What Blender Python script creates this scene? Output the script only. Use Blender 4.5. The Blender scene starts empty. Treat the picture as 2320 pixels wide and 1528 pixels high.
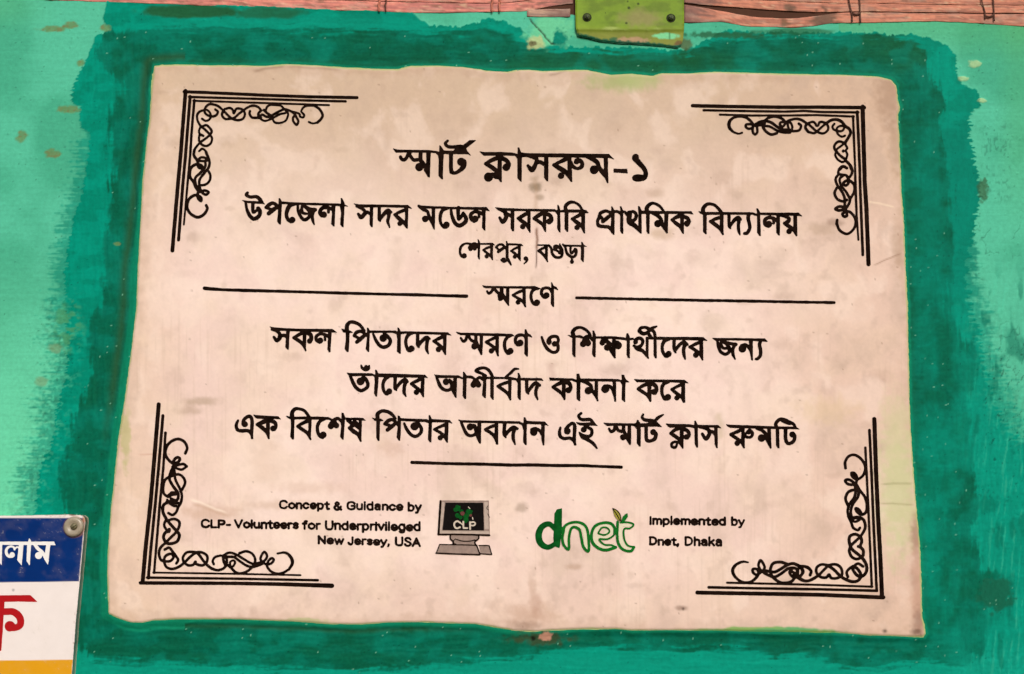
import bpy, math
import numpy as np
from mathutils import Vector, Matrix

# ------------------------------------------------------------------ camera
PW, PH = 2320.0, 1528.0
F_PX = 2300.0
PITCH = math.radians(10.4)
ROLL = math.radians(1.25)
CAM = np.array([0.0, -0.80, 1.50])
_F = np.array([0.0, math.cos(PITCH), math.sin(PITCH)])
_R0 = np.array([1.0, 0.0, 0.0]); _U0 = np.array([0.0, -math.sin(PITCH), math.cos(PITCH)])
_R = math.cos(ROLL) * _R0 + math.sin(ROLL) * _U0
_U = -math.sin(ROLL) * _R0 + math.cos(ROLL) * _U0

scene = bpy.context.scene
col = scene.collection
cam_d = bpy.data.cameras.new('camera'); cam_d.sensor_width = 36.0
cam_d.lens = 36.0 * F_PX / PW
cam_d.clip_start = 0.01; cam_d.clip_end = 500.0
cam = bpy.data.objects.new('camera', cam_d); col.objects.link(cam)
m = Matrix(((_R[0], _U[0], -_F[0], CAM[0]), (_R[1], _U[1], -_F[1], CAM[1]), (_R[2], _U[2], -_F[2], CAM[2]), (0, 0, 0, 1)))
cam.matrix_world = m
scene.camera = cam

# ------------------------------------------------------------------ light
SUN_EL, SUN_AZ = math.radians(32), math.radians(16)      # soft daylight from in front of the wall, a little to its right
sd = np.array([math.sin(SUN_AZ) * math.cos(SUN_EL), -math.cos(SUN_AZ) * math.cos(SUN_EL), math.sin(SUN_EL)])
w = bpy.data.worlds.new('World'); scene.world = w; w.use_nodes = True
nt = w.node_tree; nt.nodes.clear()
sky = nt.nodes.new('ShaderNodeTexSky'); sky.sky_type = 'NISHITA'; sky.sun_disc = False
sky.sun_elevation = SUN_EL; sky.sun_rotation = math.atan2(sd[0], sd[1])
sky.air_density = 1.0; sky.dust_density = 3.0; sky.ozone_density = 0.6
bg = nt.nodes.new('ShaderNodeBackground'); bg.inputs[1].default_value = 0.10
wo = nt.nodes.new('ShaderNodeOutputWorld')
nt.links.new(sky.outputs[0], bg.inputs[0]); nt.links.new(bg.outputs[0], wo.inputs[0])
sl = bpy.data.lights.new('sun', 'SUN'); sl.energy = 1.5; sl.angle = math.radians(14); sl.color = (1.0, 0.98, 0.955)
so = bpy.data.objects.new('sun', sl); col.objects.link(so)
so.rotation_euler = Vector(-sd).to_track_quat('-Z', 'Y').to_euler(); so.location = (-1, -2, 4)
scene.view_settings.view_transform = 'Standard'; scene.view_settings.look = 'None'
scene.view_settings.exposure = 0.49; scene.view_settings.gamma = 1.0
scene.view_settings.use_curve_mapping = False

# ------------------------------------------------------------------ mapping: where a traced point lies on the wall
def at(px, py, y=0.0):
    px = np.asarray(px, float); py = np.asarray(py, float)
    d = (_F[None] * F_PX + (px.reshape(-1, 1) - PW / 2) * _R[None] - (py.reshape(-1, 1) - PH / 2) * _U[None])
    t = (y - CAM[1]) / d[:, 1:2] if np.isscalar(y) else ((np.asarray(y).reshape(-1, 1) - CAM[1]) / d[:, 1:2])
    return CAM[None] + d * t
def trace(P):
    q = P - CAM[None]
    z = q @ _F
    return PW / 2 + F_PX * (q @ _R) / z, PH / 2 - F_PX * (q @ _U) / z

# ------------------------------------------------------------------ noise
def _h(ix, iy, s):
    n = (ix.astype(np.int64) * 374761393 + iy.astype(np.int64) * 668265263 + s * 1442695041) & 0xffffffff
    n = ((n ^ (n >> 13)) * 1274126177) & 0xffffffff
    return ((n ^ (n >> 16)) & 0xffffff) / float(0xffffff)
def vn(x, y, s=0):
    ix = np.floor(x); iy = np.floor(y); fx = x - ix; fy = y - iy
    fx = fx * fx * (3 - 2 * fx); fy = fy * fy * (3 - 2 * fy)
    a = _h(ix, iy, s); b = _h(ix + 1, iy, s); c = _h(ix, iy + 1, s); d = _h(ix + 1, iy + 1, s)
    return (a * (1 - fx) + b * fx) * (1 - fy) + (c * (1 - fx) + d * fx) * fy
def fbm(x, y, s=0, o=3):
    v = 0; a = 0.5; t = 0
    for k in range(o):
        v = v + a * vn(x * 2 ** k + 17.3 * k, y * 2 ** k - 9.1 * k, s + k * 31); t += a; a *= 0.5
    return v / t
def sm(a, b, x):
    t = np.clip((x - a) / (b - a), 0, 1); return t * t * (3 - 2 * t)

def srgb(c):
    c = np.asarray(c, float) / 255.0
    return np.where(c <= 0.04045, c / 12.92, ((c + 0.055) / 1.055) ** 2.4)
K = 0.80            # photographed brightness -> base colour
def C(r, g, b): return srgb((r, g, b)) * K
def mix(a, b, m):
    m = np.asarray(m)[..., None]; return a * (1 - m) + b * m

def polysd(px, py, poly):
    P = np.asarray(poly, float); n = len(P)
    d2 = np.full(px.shape, 1e18); ins = np.zeros(px.shape, bool)
    for i in range(n):
        ax, ay = P[i]; bx, by = P[(i + 1) % n]
        ex, ey = bx - ax, by - ay; L = ex * ex + ey * ey + 1e-9
        t = np.clip(((px - ax) * ex + (py - ay) * ey) / L, 0, 1)
        d2 = np.minimum(d2, (px - ax - t * ex) ** 2 + (py - ay - t * ey) ** 2)
        c = ((ay > py) != (by > py))
        if c.any():
            xi = ax + (py - ay) * ex / (ey if abs(ey) > 1e-9 else 1e-9)
            ins ^= c & (px < xi)
    return np.where(ins, -1, 1) * np.sqrt(d2)

# ------------------------------------------------------------------ materials
def mat(name, color=None, rough=0.6, attr=False, bump=0.15, scale=260.0, grain=0.10, spec=0.35, metal=0.0, bdist=0.0006):
    m_ = bpy.data.materials.new(name); m_.use_nodes = True
    n = m_.node_tree.nodes; l = m_.node_tree.links; b = n['Principled BSDF']
    tc = n.new('ShaderNodeTexCoord')
    no = n.new('ShaderNodeTexNoise'); no.inputs['Scale'].default_value = scale; no.inputs['Detail'].default_value = 6
    no.inputs['Roughness'].default_value = 0.65
    l.new(tc.outputs['Object'], no.inputs['Vector'])
    mr = n.new('ShaderNodeMapRange'); mr.inputs['From Min'].default_value = 0.3; mr.inputs['From Max'].default_value = 0.7
    mr.inputs['To Min'].default_value = 1 - grain; mr.inputs['To Max'].default_value = 1 + grain * 0.6
    l.new(no.outputs['Fac'], mr.inputs['Value'])
    mu = n.new('ShaderNodeVectorMath'); mu.operation = 'SCALE'
    if attr:
        a = n.new('ShaderNodeAttribute'); a.attribute_name = 'Col'; l.new(a.outputs['Color'], mu.inputs[0])
    else:
        mu.inputs[0].default_value = tuple(color)
    l.new(mr.outputs['Result'], mu.inputs['Scale']); l.new(mu.outputs['Vector'], b.inputs['Base Color'])
    b.inputs['Roughness'].default_value = rough
    b.inputs['Specular IOR Level'].default_value = spec
    b.inputs['Metallic'].default_value = metal
    if bump:
        bu = n.new('ShaderNodeBump'); bu.inputs['Strength'].default_value = bump; bu.inputs['Distance'].default_value = bdist
        l.new(no.outputs['Fac'], bu.inputs['Height']); l.new(bu.outputs['Normal'], b.inputs['Normal'])
    return m_
M = {
 'wallpaint': mat('enamel_wall_paint', rough=0.66, attr=True, bump=0.15, scale=300, grain=0.12, spec=0.03),
 'plaque': mat('cream_board', rough=0.66, attr=True, bump=0.06, scale=120, grain=0.03, spec=0.12),
 'ink': mat('black_sign_paint', C(31, 20, 15), rough=0.8, bump=0.2, scale=150, grain=0.75, spec=0.0),
 'green': mat('green_sign_paint', C(18, 108, 34), rough=0.7, bump=0.2, scale=400, grain=0.35, spec=0.03),
 'greendeep': mat('deep_green_sign_paint', C(10, 84, 30), rough=0.7, bump=0.2, scale=200, grain=0.5, spec=0.02),
 'greenpale': mat('pale_sign_paint', C(222, 214, 186), rough=0.7, bump=0, grain=0.05),
 'leafy': mat('olive_yellow_paint', C(150, 140, 30), rough=0.6, bump=0, grain=0.3, scale=500),
 'grey': mat('grey_sign_paint', C(152, 130, 119), rough=0.7, bump=0, grain=0.22, scale=300),
 'screen': mat('dark_screen_paint', C(20, 16, 15), rough=0.8, bump=0, grain=0.3, scale=300, spec=0.04),
 'scrgreen': mat('screen_green_paint', C(6, 84, 28), rough=0.7, bump=0, spec=0.05, grain=0.5, scale=500),
 'bezel': mat('pale_bezel_paint', C(188, 168, 154), rough=0.7, bump=0, grain=0.2, scale=300),
 'red2': mat('dull_red_paint', C(95, 36, 30), rough=0.6, bump=0, grain=0.3),
 'cream2': mat('cream_paint', C(206, 192, 174), rough=0.7, bump=0, grain=0.1),
 'bracket': mat('lime_enamel', rough=0.5, attr=True, bump=0.10, scale=200, grain=0.06, spec=0.08),
 'bamboo': mat('pink_painted_bamboo', rough=0.8, attr=True, bump=0.25, scale=180, grain=0.18, spec=0.08),
 'cane': mat('brown_cane', C(92, 56, 40), rough=0.8, bump=0.4, scale=400, grain=0.3),
 'cane_pink': mat('painted_cane', C(190, 112, 90), rough=0.8, bump=0.4, scale=400, grain=0.3),
 'signface': mat('white_tin_sign', rough=0.5, attr=True, bump=0.03, scale=80, grain=0.03, spec=0.05),
 'signwhite': mat('white_vinyl', C(240, 238, 236), rough=0.45, bump=0, grain=0.03),
 'signred': mat('red_vinyl', C(176, 16, 24), rough=0.5, bump=0, grain=0.06, spec=0.12),
 'signedge': mat('beige_sign_edge', C(196, 176, 148), rough=0.6, bump=0.1, grain=0.15),
 'screwmetal': mat('dull_screw', C(120, 112, 84), rough=0.5, bump=0.2, grain=0.25, metal=0.3),
 'screwdark': mat('dark_painted_screw', C(62, 74, 26), rough=0.6, bump=0.3, grain=0.3, scale=500),
 'hole': mat('hole_rim', C(40, 48, 18), rough=0.8, bump=0, grain=0.2),
 'rub': mat('smoky_plastic_cap', C(158, 146, 126), rough=0.35, bump=0.05, grain=0.1, spec=0.5),
}

# ------------------------------------------------------------------ mesh building
def mesh_obj(name, V, loops, starts, totals, material, parent=None, colors=None, smooth=False, mats=None, midx=None):
    me = bpy.data.meshes.new(name)
    V = np.ascontiguousarray(V, np.float32)
    me.vertices.add(len(V)); me.vertices.foreach_set('co', V.ravel())
    me.loops.add(len(loops)); me.loops.foreach_set('vertex_index', np.ascontiguousarray(loops, np.int32))
    me.polygons.add(len(starts)); me.polygons.foreach_set('loop_start', np.ascontiguousarray(starts, np.int32))
    try: me.polygons.foreach_set('loop_total', np.ascontiguousarray(totals, np.int32))
    except Exception: pass
    if smooth: me.polygons.foreach_set('use_smooth', np.ones(len(starts), bool))
    for k in (mats or [material]): me.materials.append(k)
    if midx is not None: me.polygons.foreach_set('material_index', np.ascontiguousarray(midx, np.int32))
    if colors is not None:
        a = me.color_attributes.new('Col', 'FLOAT_COLOR', 'POINT')
        c4 = np.ones((len(V), 4), np.float32); c4[:, :3] = np.clip(colors, 0, 1)
        a.data.foreach_set('color', c4.ravel())
    me.update(calc_edges=True); me.validate()
    o = bpy.data.objects.new(name, me); col.objects.link(o)
    if parent is not None:
        o.parent = parent; o.matrix_parent_inverse = Matrix.Translation(-Vector(parent.location))
    return o
def simple(name, V, faces, material, parent=None, colors=None, smooth=False):
    loops = [i for f in faces for i in f]; tot = [len(f) for f in faces]; st = np.concatenate([[0], np.cumsum(tot)[:-1]])
    return mesh_obj(name, V, loops, st, tot, material, parent, colors, smooth)
def empty(name, loc, label=None, cat=None, group=None):
    o = bpy.data.objects.new(name, None); o.empty_display_size = 0.05; o.location = loc; col.objects.link(o)
    if label: o['label'] = label
    if cat: o['category'] = cat
    if group: o['group'] = group
    return o

# marching squares: the outline of a signed field becomes one flat, slightly raised sheet with edges
CASES = {  # corners a b c d = bits 1 2 4 8 ; entries: node 0-3, edge 4=ab 5=bc 6=cd 7=da
 1: ([[0, 4, 7]], [(4, 7)]), 2: ([[1, 5, 4]], [(5, 4)]), 3: ([[0, 1, 5, 7]], [(5, 7)]), 4: ([[2, 6, 5]], [(6, 5)]),
 5: ([[0, 4, 5, 2, 6, 7]], [(4, 5), (6, 7)]), 6: ([[1, 2, 6, 4]], [(6, 4)]), 7: ([[0, 1, 2, 6, 7]], [(6, 7)]),
 8: ([[3, 7, 6]], [(7, 6)]), 9: ([[0, 4, 6, 3]], [(4, 6)]), 10: ([[1, 5, 6, 3, 7, 4]], [(5, 6), (7, 4)]),
 11: ([[0, 1, 5, 6, 3]], [(5, 6)]), 12: ([[3, 7, 5, 2]], [(7, 5)]), 13: ([[0, 4, 5, 2, 3]], [(4, 5)]),
 14: ([[1, 2, 3, 7, 4]], [(7, 4)]), 15: ([[0, 1, 2, 3]], [])}
def march(f, X0, Y0, step):
    ny, nx = f.shape
    ins = f < 0
    nid = np.full((ny, nx), -1, np.int64); k = int(ins.sum()); nid[ins] = np.arange(k)
    jj, ii = np.nonzero(ins); PX = [X0 + ii * step]; PY = [Y0 + jj * step]
    hx = ins[:, :-1] != ins[:, 1:]; hid = np.full(hx.shape, -1, np.int64); hid[hx] = np.arange(hx.sum()) + k; k += int(hx.sum())
    j, i = np.nonzero(hx); t = f[j, i] / (f[j, i] - f[j, i + 1]); t = np.clip(t, .02, .98); PX.append(X0 + (i + t) * step); PY.append(Y0 + j * step)
    vx = ins[:-1] != ins[1:]; vid = np.full(vx.shape, -1, np.int64); vid[vx] = np.arange(vx.sum()) + k; k += int(vx.sum())
    j, i = np.nonzero(vx); t = f[j, i] / (f[j, i] - f[j + 1, i]); t = np.clip(t, .02, .98); PX.append(X0 + i * step); PY.append(Y0 + (j + t) * step)
    code = ins[:-1, :-1] * 1 + ins[:-1, 1:] * 2 + ins[1:, 1:] * 4 + ins[1:, :-1] * 8
    loops = []; tot = []; segs = []
    for c, (polys, sg) in CASES.items():
        J, I = np.nonzero(code == c)
        if not len(J): continue
        tab = [nid[J, I], nid[J, I + 1], nid[J + 1, I + 1], nid[J + 1, I], hid[J, I], vid[J, I + 1], hid[J + 1, I], vid[J, I]]
        for p in polys:
            A = np.stack([tab[q] for q in p], 1); loops.append(A.ravel()); tot.append(np.full(len(J), len(p)))
        for a, b in sg: segs.append(np.stack([tab[a], tab[b]], 1))
    return np.concatenate(PX), np.concatenate(PY), loops, tot, (np.concatenate(segs) if segs else np.zeros((0, 2), np.int64))
def sheet(name, f, X0, Y0, step, y, depth, material, parent=None, colorf=None, bevel=None, smooth=False, side=None, yfun=None):
    """front face at wall distance y (negative = towards the camera), sides running back by depth"""
    px, py, loops, tot, segs = march(f, X0, Y0, step)
    yy = np.full(len(px), float(y))
    if yfun is not None: yy = yy + yfun(px, py)
    V = at(px, py, yy)
    n = len(V); L = [a[::1] for a in loops]
    if len(segs):
        bi = np.unique(segs); mp = np.full(n, -1, np.int64); mp[bi] = n + np.arange(len(bi))
        Vb = V[bi].copy(); Vb[:, 1] += depth
        V = np.concatenate([V, Vb]); q = np.stack([segs[:, 0], segs[:, 1], mp[segs[:, 1]], mp[segs[:, 0]]], 1)
        L.append(q.ravel()); tot.append(np.full(len(q), 4))
        px = np.concatenate([px, px[bi]]); py = np.concatenate([py, py[bi]])
    lo = np.concatenate(L); tt = np.concatenate(tot); st = np.concatenate([[0], np.cumsum(tt)[:-1]])
    cols = colorf(px, py) if colorf is not None else None
    if side is not None and cols is not None: cols[n:] = side
    return mesh_obj(name, V, lo, st, tt, material, parent, cols, smooth)

class Ink:
    """collects brush strokes, polygons and dots traced from lettering"""
    def __init__(s): s.it = []
    def w(s, x0, y0, sc, text):
        for ln in text.strip().split('\n'):
            for cmd in ln.split(';'):
                t = cmd.split()
                if not t: continue
                c = t[0]
                if c == 'd':
                    for q in t[1:]:
                        a = [float(v) for v in q.split(',')]; s.it.append(('d', x0 + a[0] / sc, y0 + a[1] / sc, a[2] / sc))
                elif c == 'p':
                    s.it.append(('p', np.array([[x0 + float(q.split(',')[0]) / sc, y0 + float(q.split(',')[1]) / sc] for q in t[1:]])))
                else:
                    wd = float(t[1]) if ',' not in t[1] else None
                    P = []
                    for q in t[(2 if wd is not None else 1):]:
                        a = [float(v) for v in q.split(',')]
                        P.append([x0 + a[0] / sc, y0 + a[1] / sc, (a[2] if len(a) > 2 else wd) / sc / 2])
                    P = np.array(P)
                    if c == 's' and len(P) > 2: P = spline(P)
                    s.it.append(('l', P))
        return s
    def box(s):
        xs = []; ys = []
        for q in s.it:
            if q[0] == 'd': xs += [q[1] - q[3], q[1] + q[3]]; ys += [q[2] - q[3], q[2] + q[3]]
            else:
                r = q[1][:, 2].max() if q[0] == 'l' else 0
                xs += [q[1][:, 0].min() - r, q[1][:, 0].max() + r]; ys += [q[1][:, 1].min() - r, q[1][:, 1].max() + r]
        return min(xs) - 3, max(xs) + 3, min(ys) - 3, max(ys) + 3
    def field(s, step, grow=0.0, wob=0.45, seed=1):
        x0, x1, y0, y1 = s.box()
        nx = int((x1 - x0) / step) + 2; ny = int((y1 - y0) / step) + 2
        gx = x0 + np.arange(nx) * step; gy = y0 + np.arange(ny) * step
        f = np.full((ny, nx), 9.0)
        def win(a, b, c, d):
            i0 = max(0, int((a - 2 - x0) / step)); i1 = min(nx, int((b + 2 - x0) / step) + 2)
            j0 = max(0, int((c - 2 - y0) / step)); j1 = min(ny, int((d + 2 - y0) / step) + 2)
            X, Y = np.meshgrid(gx[i0:i1], gy[j0:j1]); return (slice(j0, j1), slice(i0, i1)), X, Y
        for q in s.it:
            if q[0] == 'd':
                sl_, X, Y = win(q[1] - q[3], q[1] + q[3], q[2] - q[3], q[2] + q[3])
                f[sl_] = np.minimum(f[sl_], np.hypot(X - q[1], Y - q[2]) - q[3])
            elif q[0] == 'p':
                P = q[1]; sl_, X, Y = win(P[:, 0].min(), P[:, 0].max(), P[:, 1].min(), P[:, 1].max())
                f[sl_] = np.minimum(f[sl_], polysd(X, Y, P))
            else:
                P = q[1]
                for a, b in zip(P[:-1], P[1:]):
                    r = max(a[2], b[2])
                    sl_, X, Y = win(min(a[0], b[0]) - r, max(a[0], b[0]) + r, min(a[1], b[1]) - r, max(a[1], b[1]) + r)
                    ex, ey = b[0] - a[0], b[1] - a[1]
                    t = np.clip(((X - a[0]) * ex + (Y - a[1]) * ey) / (ex * ex + ey * ey + 1e-9), 0, 1)
                    f[sl_] = np.minimum(f[sl_], np.hypot(X - a[0] - t * ex, Y - a[1] - t * ey) - (a[2] + t * (b[2] - a[2])))
        if wob:
            X, Y = np.meshgrid(gx, gy); f = f + (fbm(X / 9, Y / 9, seed) - 0.5) * 2 * wob
        return f - grow, x0, y0
    def build(s, name, y, material, parent, step=1.1, grow=0.55, depth=0.00018, wob=0.45, seed=1):
        f, x0, y0 = s.field(step, grow, wob, seed)
        return sheet(name, f, x0, y0, step, y, depth, material, parent)
def spline(P, n=7):
    Q = np.concatenate([[2 * P[0] - P[1]], P, [2 * P[-1] - P[-2]]]); out = []
    for i in range(len(P) - 1):
        a, b, c, d = Q[i:i + 4]
        for k in range(n):
            t = k / n
            out.append(0.5 * ((2 * b) + (c - a) * t + (2 * a - 5 * b + 4 * c - d) * t * t + (3 * b - a - 3 * c + d) * t ** 3))
    out.append(P[-1]); out = np.array(out); out[:, 2] = np.maximum(out[:, 2], 0.35); return out
# ------------------------------------------------------------------ the painted wall
PLAQUE = [(348,148),(400,145),(470,147),(520,147),(600,148),(650,144),(720,147),(780,152),(850,155),(900,156),(930,149),(990,148),(1050,150),(1100,158),
 (1150,161),(1170,157),(1200,157),(1230,160),(1280,158),(1330,157),(1350,161),(1385,168),(1430,166),(1480,170),(1500,165),(1560,165),(1620,162),(1700,164),
 (1800,167),(1900,168),(1990,172),(2020,179),(2033,194),(2035,225),(2041,243),(2036,262),(2040,340),(2044,430),(2050,510),(2053,600),(2058,690),(2060,800),
 (2063,920),(2070,1050),(2078,1150),(2085,1230),(2088,1290),(2091,1399),(2096,1418),(2099,1436),(2093,1445),(1972,1442),(1890,1435),(1852,1435),(1803,1434),
 (1700,1433),(1625,1431),(1548,1430),(1432,1431),(1393,1427),(1321,1427),(1248,1430),(1210,1433),(1167,1431),(1125,1424),(1077,1416),(959,1412),(873,1413),(816,1417),
 (745,1416),(703,1413),(627,1409),(532,1405),(404,1405),(347,1408),(323,1414),(295,1413),(262,1401),(244,1392),(243,1340),(241,1296),(244,1226),(249,1156),
 (256,1100),(266,998),(281,904),(296,790),(307,695),(311,600),(316,504),(321,412),(330,321),(337,275),(341,206)]
TEAL = [(245,-60),(240,20),(232,45),(250,68),(215,85),(205,115),(190,145),(178,170),(163,205),(163,235),(181,243),(182,290),(205,302),(195,380),(183,450),(165,500),
 (155,560),(148,620),(146,700),(150,745),(155,800),(150,860),(125,930),(128,960),(118,1000),(90,1060),(86,1100),(80,1150),(70,1250),(60,1400),(40,1700),(2700,1700),
 (2700,1080),(2340,1012),(2310,1000),(2275,960),(2250,900),(2235,850),(2225,790),(2215,740),(2195,680),(2188,620),(2200,560),(2205,520),(2215,480),(2220,420),(2210,370),
 (2197,300),(2197,262),(2222,240),(2218,205),(2182,190),(2167,172),(2167,128),(2150,108),(2120,92),(2090,82),(2060,78),(2020,80),(1990,74),(1900,74),(1745,72),
 (1735,76),(1700,73),(1650,68),(1630,76),(1600,90),(1575,104),(1545,114),(1420,108),(1300,108),(1284,104),(1262,84),(1240,104),(1215,96),(1195,80),(1180,64),(1150,50),(1110,44),(1085,50),
 (1060,58),(1015,61),(985,59),(950,46),(935,28),(930,-60)]
DARK = [(232,70),(400,64),(700,68),(940,70),(1000,72),(1100,66),(1160,80),(1215,110),(1300,116),(1550,122),(1620,92),(1800,82),(1990,80),(2070,92),(2092,120),(2102,160),(2120,205),
 (2140,235),(2132,300),(2150,420),(2160,560),(2150,700),(2172,760),(2216,800),(2218,850),(2200,900),(2200,1000),(2214,1100),(2202,1190),(2228,1290),(2290,1300),(2306,1330),(2298,1370),
 (2275,1400),(2245,1420),(2236,1480),(2170,1512),(2100,1500),(2000,1508),(1910,1516),(1870,1494),(1800,1478),(1760,1494),(1700,1470),(1500,1470),(1290,1470),(1200,1484),(1100,1496),
 (900,1516),(620,1514),(580,1512),(330,1500),(210,1490),(150,1400),(150,1200),(150,1162),(148,1139),(139,1112),(141,1074),(154,1029),(157,960),(178,915),(190,888),
 (201,847),(207,714),(235,676),(230,560),(240,500),(256,430),(250,380),(246,320),(256,250),(274,200),(262,182),(240,165),(226,145),(214,118)]
BAMB = [(-300,-14),(0,-3),(100,1),(350,9),(700,22),(871,27),(927,30),(1007,30),(1111,28),(1194,27),(1199,38),(1300,38),(1548,52),(1650,50),(1680,62),(1800,64),(1850,60),(1885,51),
 (1935,53),(1990,52),(2100,49),(2200,52),(2250,58),(2320,62),(2700,70)]
def bamb(x): return np.interp(x, [p[0] for p in BAMB], [p[1] for p in BAMB])
def ell(px, py, x, y, rx, ry, soft=0.35, seed=5, ns=14., na=0.5):
    r = np.sqrt(((px - x) / rx) ** 2 + ((py - y) / ry) ** 2) + (fbm(px / ns, py / ns, seed) - 0.5) * na * 2
    return 1 - sm(1 - soft, 1 + soft, r)
def wallpaint(px, py):
    """colour and relief (in millimetres) of the layered enamel paint"""
    n1 = fbm(px / 160, py / 160, 3, 4); n2 = fbm(px / 34, py / 22, 7, 3); n3 = fbm(px / 7, py / 5, 11, 2)
    hs = fbm(px / 90, py / 3.2, 21, 2)       # level brush streaks
    vs = fbm(px / 3.4, py / 90, 23, 2)       # upright brush streaks
    side = sm(300, 150, px) + sm(2090, 2150, px); side = np.clip(side * sm(90, 160, py), 0, 1)
    left = px < 1160
    up_ = sm(-12, 30, np.maximum(300 - px + .09 * (800 - py) + 40, px - 2048 - .04 * (py - 200)) - np.maximum(np.maximum(150 - py, py - 1425), 0) * 1.0)
    wq = (fbm(px / 50, py / 50, 19, 2) - .5) * 16
    st = fbm((px + wq) / 6, py / 70, 66, 3) * up_ + fbm(px / 75, (py + wq) / 6, 67, 3) * (1 - up_)
    # palest layer: mint
    mint = mix(C(86, 192, 158), C(72, 174, 140), sm(.35, .65, n1))
    mint = mix(mint, C(108, 216, 172), 0.9 * sm(480, 1100, py) * left)
    mint = mix(mint, C(84, 172, 116), (0.35 * sm(2240, 2310, px) * sm(620, 300, py) + 0.5 * sm(160, 60, py) * (px > 1900) + 0.4 * sm(90, 10, py) * sm(160, 0, px)))
    mint = mint * (1 + 0.09 * (hs - 0.5) + 0.07 * (n3 - 0.5))[..., None]
    h = 0.10 * (hs - 0.5) + 0.35 * (n1 - .5)
    rightm = sm(2170, 2230, px) * sm(420, 520, py)
    crack = np.abs(fbm((px - py * 0.5) / 30, (px + py) / 55, 91, 3) - 0.5)
    cr = (1 - sm(0.006, 0.022, crack)) * np.clip(rightm + 0.25 * sm(2180, 2230, px), 0, 1) * sm(.42, .6, fbm(px / 60, py / 60, 92))
    mint = mint * (1 - 0.38 * cr)[..., None]; h = h - 0.25 * cr
    # bright teal, brushed outwards over the mint
    lump = fbm(px / 15, py / 9, 31, 3)
    d0 = polysd(px, py, TEAL)
    jag = np.where(left, 4 + 0 * py, 8 + 8 * sm(560, 700, py)) * side + 4
    jx = (fbm(py / 3.6, px / 50, 41, 2) - 0.5) * 2 * jag
    jy = (fbm(px / 6, py / 20, 43, 2) - 0.5) * 2 * 6
    d = polysd(px + jx * (0.35 + 0.65 * side), py + jy * (1 - side * 0.6), TEAL)
    sw = side * np.where(left, 42 * sm(285, 330, py) + 24 * sm(600, 800, py) + 34 * sm(95, 60, py), 44 * sm(500, 640, py) + 26 * sm(760, 900, py)) + 2
    tooth = fbm(py / 4.2, px / 38, 44, 2) * .6 + fbm(px / 7, py / 7, 45, 2) * .4
    rough = side * np.exp(-((d0 - 22) / 42) ** 2) * sm(600, 760, py)
    rough = rough * np.where(left, 1, .45)
    stR = fbm((px + py * .10 + wq * .3) / 5.5, (py - px * .2) / 50, 38, 3); rR = sm(2130, 2200, px) * sm(560, 700, py)
    ms = 1 - sm(-1.4, 1.4, d)
    scum = (1 - sm(-.30, .38, d0 / sw - .50 - (tooth - .5) * 1.9)) * (sw > 6) * .72
    mt = np.clip(np.maximum(ms, scum), 0, 1)
    teal = mix(C(0, 146, 122), C(0, 134, 110), sm(.4, .6, n2))
    teal = mix(teal, C(8, 150, 126), 0.8 * sm(1440, 1500, py) + 0.6 * sm(2120, 2190, px) * sm(600, 800, py) + .5 * sm(30, 48, py) * sm(72, 62, py) * sm(330, 420, px) * sm(1000, 800, px))
    teal = teal * (1 + 0.22 * (st - 0.5) + 0.12 * (n3 - .5))[..., None]
    c = mix(mint, teal, mt)
    edge = np.exp(-(d / 3.5) ** 2) * (sw < 12)
    h = h + ms * 0.30 + edge * 0.10 + rough * (lump - .5) * 1.0 + .35 * scum * (tooth - .5) + ms * .34 * (st - .5)
    c = mix(c, C(84, 204, 164), 0.5 * rough * sm(.58, .72, fbm(px / 10, py / 6, 35, 3)))
    c = c * (1 - 0.28 * rough * sm(.42, .28, fbm(px / 9, py / 7, 36, 3)))[..., None]
    c = c * (1 + .22 * rR * (stR - .5))[..., None]; h = h + rR * (stR - .5) * .8
    c = mix(c, C(70, 190, 156), rR * .28 * sm(.60, .76, stR) * sm(2150, 2300, px)); c = mix(c, C(4, 112, 90), rR * .6 * sm(.62, .74, fbm((px + wq) / 26, py / 60, 39, 3)))
    tk = fbm((px + py * .5) / 5, (py - px * .6) / 13, 37, 2)
    c = c * (1 - 0.5 * sm(.76, .84, tk) * sm(2200, 2240, px) * sm(740, 800, py) * sm(1200, 1050, py))[..., None]
    # dark green coat
    j2 = (fbm(px / 22, py / 30, 51, 3) - 0.5) * 26 + (fbm(py / 4, px / 40, 52, 2) - .5) * 7
    d2 = polysd(px + j2, py + j2 * 0.25, DARK)
    md = 1 - sm(-7, 7, d2 + (st - .5) * 34 + (fbm(px / 6, py / 6, 68, 2) - .5) * 10)
    pl = polysd(px, py, PLAQUE)
    dk = mix(C(4, 114, 92), C(4, 100, 76), sm(.35, .65, n2))
    dk = mix(dk, C(8, 84, 56), 0.45 * sm(.50, .66, fbm(px / 120, py / 70, 61, 3)))
    dk = mix(dk, C(8, 76, 50), 0.3 * sm(55, 10, pl) * sm(.3, .6, fbm(px / 90, py / 90, 62)) )
    dk = mix(dk, C(26, 88, 48), 0.6 * ell(px, py, 1430, 135, 260, 30, .6, 63, 40) + 0.5 * ell(px, py, 2080, 110, 130, 50, .6, 64, 40))
    tex = fbm(px / 4.5, py / 4.5, 65, 2)
    dk = dk * (1 + 0.24 * (tex - .5) + 0.16 * (n3 - .5) + .26 * (st - .5))[..., None]
    dk = mix(dk, C(6, 130, 108), .5 * sm(.56, .72, fbm(px / 60, py / 60, 69, 3)))
    rz = sm(2040, 2110, px) * sm(230, 330, py)
    c = mix(c, C(2, 122, 102), .6 * rz * mt * sm(760, 600, py)); md = md * (1 - .5 * rz * sm(.35, .65, fbm(px / 50, py / 110, 98, 3)))
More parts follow.
